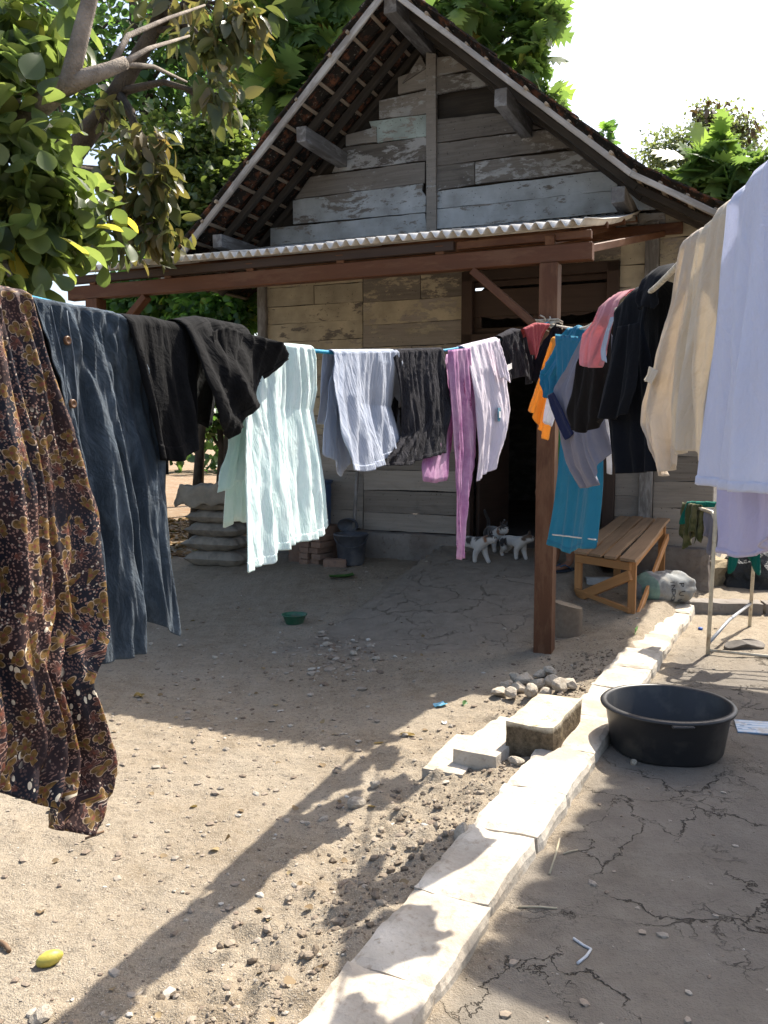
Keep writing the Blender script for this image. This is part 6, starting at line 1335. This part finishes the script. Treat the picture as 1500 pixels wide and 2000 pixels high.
def crown(rs, blobs, per, spread, k, leaf, droop=.3, tintf=None, jit=.25):
    """twig points fill each blob's volume (denser to the outside); every twig carries a rosette of k leaves"""
    Ps, Ds, Ns, Sz, Tn = [], [], [], [], []
    for c, r_, n in blobs:
        n = max(1, int(n * per)); d = norm(rs.normal(size=(n, 3))); rad = rs.rand(n, 1) ** .45
        off = d * rad * np.array(r_); lump = np.array([mnoise.noise(Vector(x) * 1.4) for x in (np.array(c) + off)])
        keep = lump > -.28; off = off[keep]; d = d[keep]; c_ = np.array(c) + off; n = len(c_)
        P = np.repeat(c_, k, 0) + rs.normal(size=(n * k, 3)) * spread; o = np.repeat(d, k, 0)
        D = o * .7 + rs.normal(size=(n * k, 3)) * .75; D[:, 2] -= droop; Nn = rs.normal(size=(n * k, 3)) * .45; Nn[:, 2] += 1
        tb = np.repeat(rs.rand(n), k) * .7 + rs.rand(n * k) * .3
        Ps.append(P); Ds.append(D); Ns.append(Nn); Sz.append(leaf * rs.uniform(1 - jit * 1.6, 1 + jit, n * k)); Tn.append(tb)
    return [np.concatenate(x) for x in (Ps, Ds, Ns, Sz, Tn)]
def px_blob(px, py, Y, rx, ry, n, rd=None):
    c = at(px, py, Y); s_ = Y / FPX; return (tuple(c), (rx * s_, rd if rd else max(rx, ry) * s_ * .8, ry * s_), n)
def tree(name, label, base, trunk_pts, trunk_r, blobs, kind, leafsz, mat, bark, seed, per=1, spread=.08, k=5, droop=.3, twigs=True, tint=None, group=None, cat='tree', cut=None):
    rs = np.random.RandomState(seed); root = thing(name, label, cat, tuple(base), group)
    mb = MB(); mb.tube(trunk_pts, trunk_r, 10); mb.build('trunk', bark, root, True)
    tp = [Vector(p) for p in trunk_pts]
    for (c, r_, n) in blobs:                         # a limb into every clump, with side twigs
        c = Vector(c); j = min(range(len(tp)), key=lambda i: (tp[i] - c).length + .15 * i); s_ = tp[j]; m_ = s_.lerp(c, .5) + Vector((0, 0, .12 * (c - s_).length)) + Vector(rs.normal(size=3)) * .06 * (c - s_).length; r0 = trunk_r[j] * .5
        mb = MB(); mb.tube([s_, m_, c], [r0, r0 * .65, r0 * .3], 7)
        if twigs:
            for _ in range(5):
                e = c + Vector(rs.normal(size=3) * np.array(r_) * .6); mb.tube([m_.lerp(c, rs.rand()), e], [r0 * .28, r0 * .08], 5)
        mb.build('limb', bark, root, True)
    P, D, Nn, Sz, Tn = crown(rs, blobs, per, spread, k, leafsz, droop)
    if tint: Tn = np.clip(tint(P, Tn), 0, 1)
    if cut is not None: kp = cut(P); P, D, Nn, Sz, Tn = P[kp], D[kp], Nn[kp], Sz[kp], Tn[kp]
    o = leaves_mesh('crown', P, D, Nn, Sz, Tn, kind, mat, root); return root
def g0(x, y): return Vector((x, y, gz(x, y) - .05))
# big-leaved tree that leans in from the left
b = g0(-3.4, 5.0)
t1p = [b, b + Vector((.15, 0, 1.2)), at(-120, 420, 4.8), at(20, 250, 4.5), at(80, 205, 4.35), at(135, 160, 4.3), at(152, 90, 4.3), at(180, -20, 4.3), at(215, -160, 4.3)]
tree('broadleaf_tree', 'tree with large pale yellow-green leaves and a thick bent grey limb', b, t1p, [.14, .12, .085, .062, .054, .048, .042, .036, .025],
     [px_blob(20, 50, 4.5, 90, 60, 40), px_blob(0, 130, 4.3, 60, 50, 18), px_blob(15, 290, 4.3, 80, 70, 44), px_blob(90, 390, 4.5, 80, 60, 36), px_blob(30, 460, 4.4, 80, 70, 34), px_blob(150, 430, 4.7, 40, 40, 12), px_blob(-130, 250, 4.6, 100, 250, 50), px_blob(20, 540, 4.2, 45, 26, 8), px_blob(90, 290, 5.2, 60, 40, 10)],
     'obov', .145, G_BIG, M_BARKP, 3, 1.1, .09, 6, .45)
# side branch with its own fork
mb = MB(); mb.tube([at(118, 172, 4.3), at(170, 150, 4.32), at(215, 135, 4.4), at(245, 122, 4.45)], [.05, .04, .034, .03], 9); mb.tube([at(215, 134, 4.4), at(250, 70, 4.6), at(330, 35, 5.0), at(400, 10, 5.4)], [.02, .015, .01, .006], 7)
mb.tube([at(240, 124, 4.44), at(290, 95, 4.8), at(370, 70, 5.2)], [.018, .012, .006], 7); mb.tube([at(240, 126, 4.44), at(300, 130, 4.9), at(365, 160, 5.3)], [.016, .012, .006], 7)
o = [x for x in bpy.data.objects if x.name.startswith('broadleaf_tree')][0]; mb.build('limb', M_BARKP, o, True)
# mango with hanging bronze leaves
b = g0(-3.6, 7.2)
tree('mango_tree', 'mango tree with hanging bronze and yellow-green leaf clusters', b, [b, b + Vector((.1, 0, 1.6)), at(120, 330, 6.9), at(230, 180, 6.6), at(300, 60, 6.5), at(360, -80, 6.5)], [.14, .12, .09, .07, .05, .03],
     [px_blob(455, 40, 6.2, 38, 45, 20), px_blob(405, 85, 6.2, 36, 30, 14), px_blob(425, 190, 6.1, 22, 45, 14), px_blob(275, 300, 6.3, 45, 45, 20), px_blob(300, 360, 6.3, 42, 40, 22), px_blob(235, 400, 6.4, 40, 45, 18), px_blob(265, 450, 6.4, 50, 32, 16), px_blob(200, 230, 6.5, 30, 30, 5), px_blob(330, 20, 6.5, 60, 30, 10), px_blob(490, 20, 6.3, 20, 30, 6), px_blob(310, 440, 6.3, 30, 26, 8)],
     'long', .155, G_MANGO, M_BARKD, 5, .62, .07, 9, 1.2)
# dense small-leaved tree left of the house
b = g0(-2.9, 10.6)
tree('small_leaved_tree', 'dense bright green small-leaved tree beside the tiled roof', b, [b, b + Vector((.05, 0, 1.5)), at(400, 600, 10.6), at(410, 450, 10.6), at(420, 330, 10.6)], [.07, .06, .05, .04, .02],
     [px_blob(400, 290, 10.5, 90, 60, 300), px_blob(430, 380, 10.3, 80, 70, 380), px_blob(350, 400, 10.5, 70, 70, 300), px_blob(470, 330, 10.6, 50, 60, 160), px_blob(380, 480, 10.3, 60, 60, 240), px_blob(330, 280, 10.8, 60, 60, 180), px_blob(450, 230, 11, 50, 40, 110)],
     'oval', .085, G_BRIGHT, M_BARKD, 7, 1, .07, 6, .1)
# tall dark trees behind
for i, (bx, by, tops, blobs, lab) in enumerate((
    (-4.2, 13.5, [(300, 300, 13.5), (280, 180, 13.5), (262, 40, 13.5), (255, -100, 13.5)], [(270, 120, 110, 110, 260), (200, 220, 90, 90, 190), (330, 220, 90, 90, 200), (360, 100, 80, 90, 170), (250, -20, 150, 80, 200), (170, 90, 70, 80, 110)], 'tall dark green tree with slender trunks behind the mango tree'),
    (-7.5, 14.5, [(120, 350, 14.5), (110, 180, 14.5), (90, 20, 14.5)], [(70, 100, 90, 80, 150), (0, 240, 70, 70, 90), (130, 330, 60, 50, 70), (60, 0, 110, 70, 130), (-60, 150, 90, 140, 120)], 'dark broad tree behind the big-leaved tree'),
    (-1.8, 16.0, [(480, 300, 16), (470, 150, 16), (475, 20, 16)], [(470, 130, 90, 90, 220), (440, 230, 80, 70, 170), (520, 220, 70, 80, 150), (500, 30, 110, 70, 200), (410, 30, 80, 60, 120)], 'dark green tree filling the gap beside the breadfruit tree'))):
    b = g0(bx, by)
    tree('forest_tree', lab, b, [b] + [at(*p) for p in tops], [.13, .11, .09, .07, .04][:1 + len(tops)], [px_blob(x, y, tops[0][2] + rj, rx, ry, n) for rj, (x, y, rx, ry, n) in zip((0, -.6, .5, -.3, .8, .2), blobs)], 'oval', .13, G_DARK, M_BARKD, 20 + i, .5, .16, 6, .3, group='trees behind the yard')
# breadfruit trees with lobed leaves
b = g0(-1.2, 13.0)
tree('breadfruit_tree', 'breadfruit tree with deeply lobed leaves left of the roof ridge', b, [b, at(600, 420, 13), at(590, 250, 13), at(600, 100, 13), at(610, -60, 13)], [.15, .13, .10, .08, .05],
     [px_blob(570, 70, 12.6, 70, 70, 34), px_blob(640, 40, 12.6, 70, 60, 32), px_blob(545, 170, 12.6, 50, 70, 26), px_blob(600, 150, 12.8, 60, 60, 24), px_blob(700, 0, 12.8, 70, 50, 26), px_blob(560, -30, 12.8, 110, 50, 30), px_blob(520, 100, 13.2, 40, 60, 12)], 'lobed', .42, G_BREADP, M_BARKD, 31, .55, .14, 6, .35)
b = g0(3.4, 16.0)
tree('breadfruit_tree', 'breadfruit tree with open branches rising behind the roof ridge', b, [b, at(960, 420, 16), at(960, 220, 16), at(970, 90, 16), at(990, -40, 16)], [.17, .14, .10, .07, .04],
     [px_blob(880, 20, 15.5, 70, 45, 34), px_blob(950, 40, 15.5, 60, 50, 32), px_blob(1010, 60, 15.6, 50, 50, 26), px_blob(1050, 25, 15.6, 45, 40, 16), px_blob(1000, 140, 15.6, 60, 40, 26), px_blob(940, 110, 15.8, 50, 40, 18), px_blob(1050, 185, 15.6, 35, 30, 12), px_blob(960, -40, 15.8, 120, 40, 40), px_blob(1085, 220, 15.6, 20, 16, 5)], 'lobed', .42, G_BREADP, M_BARKD, 33, .6, .12, 6, .35)
b = g0(5.2, 12.5)
tree('breadfruit_tree', 'breadfruit tree with bright leaves right of the house roof', b, [b, at(1420, 600, 12.5), at(1400, 440, 12.5), at(1390, 360, 12.5)], [.12, .10, .07, .04],
     [px_blob(1380, 340, 12.3, 60, 40, 30), px_blob(1440, 320, 12.3, 50, 45, 30), px_blob(1480, 370, 12.3, 60, 50, 30), px_blob(1350, 370, 12.4, 40, 30, 14), px_blob(1410, 400, 12.4, 60, 40, 24), px_blob(1520, 320, 12.3, 60, 60, 24)], 'lobed', .38, G_BREADP, M_BARKD, 35, .55, .11, 6, .3)
b = g0(4.3, 16.5)
tree('young_breadfruit', 'slim young breadfruit top peeking over the tiled roof', b, [b, at(1188, 400, 16.5), at(1187, 275, 16.5)], [.06, .05, .02], [px_blob(1188, 268, 16.5, 10, 22, 5)], 'lobed', .26, G_BREAD, M_BARKD, 37, 1, .06, 5, .3)
b = g0(5.8, 15.5)
tree('feathery_tree', 'feathery grey-green tree with hanging seed pods against white sky', b, [b, at(1375, 560, 15.5), at(1370, 400, 15.5), at(1365, 260, 15.5)], [.10, .08, .05, .02],
     [px_blob(1300, 300, 15.3, 50, 35, 200), px_blob(1365, 250, 15.3, 45, 40, 240), px_blob(1430, 260, 15.3, 45, 35, 180), px_blob(1330, 350, 15.4, 50, 40, 200), px_blob(1400, 320, 15.4, 60, 50, 240), px_blob(1475, 290, 15.4, 40, 40, 130)], 'small', .075, G_FINE, M_BARKD, 39, 1.0, .10, 9, .3)
o = [x for x in bpy.data.objects if x.name == 'feathery_tree'][0]; rs = np.random.RandomState(40); P, D, Nn, Sz, Tn = crown(rs, [px_blob(1370, 240, 15.2, 55, 35, 22), px_blob(1440, 245, 15.2, 40, 30, 14), px_blob(1320, 222, 15.2, 6, 5, 3)], 1, .08, 5, .16, 1.6); leaves_mesh('seed_pods', P, D, Nn, Sz, Tn, 'long', G_PODS, o)['kind'] = 'stuff'
# undergrowth left of the house and behind it
for i, (px, py, Y, rx, ry, n, kind, sz, m_, lab) in enumerate((
    (300, 590, 10.5, 90, 60, 300, 'oval', .10, G_MID, 'leafy green shrub behind the left awning post'), (430, 600, 10.0, 80, 55, 380, 'oval', .085, G_MID, 'dense shrub between awning beam and house corner'),
    (420, 740, 12.5, 150, 90, 420, 'oval', .11, G_DARK, 'dark broad bush above the sunlit path'),
    (250, 760, 13.0, 150, 120, 380, 'oval', .12, G_DARK, 'dark bush behind the black shorts'), (380, 560, 13, 130, 90, 330, 'oval', .12, G_MID, 'green bush behind the left end of the awning'), (60, 720, 13.0, 160, 130, 330, 'oval', .13, G_DARK, 'dark bush behind the batik cloth'))):
    c = at(px, py, Y); b = g0(c.x, c.y); 
    tree('shrub', lab, b, [b, b.lerp(c, .5) + Vector((.08, 0, 0)), c], [.06, .05, .02], [px_blob(px, py, Y, rx, ry, n), px_blob(px - rx * .4, py + ry * .7, Y, rx * .7, ry * .6, n // 2)], kind, sz, m_, M_BARKD, 50 + i, 1, .09, 6, .2, group='undergrowth left of the house', cat='shrub')
# leaning trunk beyond the path
b = g0(*at(372, 905, 9.6)[:2]); tree('thin_tree', 'slender leaning tree on the litter beyond the cement bags', b, [b, at(392, 850, 9.6), at(405, 780, 9.7), at(425, 700, 9.8)], [.055, .045, .04, .02], [px_blob(430, 680, 9.9, 60, 40, 90), px_blob(380, 800, 10.1, 40, 25, 16)], 'oval', .09, G_MID, M_BARKD, 71, 1, .08, 5)
# banana plant
bb_ = g0(-3.9, 7.9); ban = thing('banana_plant', 'banana plant with broad torn green leaves near the awning end', 'plant', tuple(bb_))
mb = MB(); mb.tube([bb_, bb_ + Vector((.03, 0, 1.0)), bb_ + Vector((.05, 0, 1.9))], [.11, .10, .07], 12); mb.build('stem', mat_plain('banana_stem', (.16, .18, .07), .6, .2, 8), ban, True)
def banana_leaf(p0, p1, w, sag, seed):
    p0 = Vector(p0); p1 = Vector(p1); n = 40; V = []; F = []; d = (p1 - p0); side = d.cross(Vector((0, 0, 1))).normalized(); r_ = random.Random(seed); L = d.length
    for s_ in (1, -1):
        tear = 0; base = len(V)
        for i in range(n + 1):
            t = i / n; c = p0 + d * t + Vector((0, 0, sag * math.sin(math.pi * t) - .3 * L * t * t)); ww = w * (max(0, math.sin(math.pi * min(1, .08 + .92 * t))) ** .5)
            if i % r_.choice((5, 6, 7)) == 0: tear = r_.uniform(-.25, .15)
            V += [c, c + side * s_ * ww * .5 + Vector((0, 0, .04 * w + ww * tear * .2)), c + side * s_ * ww - Vector((0, 0, ww * (.5 + tear)))]
        for i in range(n):
            b = base + 3 * i; F.append((b, b + 1, b + 4, b + 3))
            if r_.random() > .12: F.append((b + 1, b + 2, b + 5, b + 4))
    o = mesh('leaf', V, F, G_BANANA, ban, True); a_ = o.data.attributes.new('tint', 'FLOAT', 'POINT'); a_.data.foreach_set('value', [r_.random() * .5 + .3 for _ in V])
tp = bb_ + Vector((.05, 0, 1.9))
for e, w, sg, sd in ((at(150, 520, 7.2), .22, .35, 1), (at(60, 560, 7.0), .25, .3, 2), (at(110, 430, 8.0), .22, .4, 3), (at(20, 470, 7.6), .24, .4, 4), (at(170, 600, 7.4), .2, .3, 5), (at(-80, 500, 7.4), .24, .4, 6)): banana_leaf(tp, e, w, sg, sd)
# fallen leaves under the trees
def litter(name, n, seed, region, sz, stops, label):
    rs = np.random.RandomState(seed); P = []
    while len(P) < n:
        x, y = region(rs); P.append((x, y, gz(x, y) + .006))
    P = np.array(P); D = rs.normal(size=(n, 3)); D[:, 2] *= .15; Nn = rs.normal(size=(n, 3)) * .25; Nn[:, 2] += 1
    o = leaves_mesh(name, P, D, Nn, sz * rs.uniform(.6, 1.3, n), rs.rand(n), 'oval', make_leaf(name + '_tone', stops, .1, 1.2, .7, .2), None); return tag(o, label, 'leaves', kind='stuff')
litter('leaf_litter', 2600, 4, lambda rs: ((lambda y: (rs.uniform(-.42, -.14) * y, y))(rs.uniform(8.6, 12.5))), .07, [(0, (.10, .06, .03)), (.5, (.22, .13, .06)), (.85, (.30, .20, .10)), (1, (.10, .14, .03))], 'brown leaf litter on the ground beyond the cement bags')
litter('dry_leaf_bits', 80, 6, lambda rs: ((lambda y: (rs.uniform(-.42, .05) * y, y))(rs.uniform(1.8, 7.5))), .028, [(0, (.16, .11, .06)), (.6, (.26, .19, .11)), (1, (.34, .26, .14))], 'small dry leaf bits scattered over the yard soil')
# distant tree line that closes the horizon
rs = np.random.RandomState(90); bl_ = [((x, 27 + rs.uniform(-2, 3), 1.6 + rs.uniform(0, 1.2)), (2.4, 1.5, 1.7 + rs.uniform(0, .8)), 150) for x in np.arange(-20, 22, 2.0)]
P, D, Nn, Sz, Tn = crown(rs, bl_, 1, .2, 4, .28, .2); o = leaves_mesh('far_trees', P, D, Nn, Sz, Tn, 'oval', G_DARK, None); tag(o, 'distant mass of dark trees closing the horizon behind the yard', 'trees', kind='stuff')
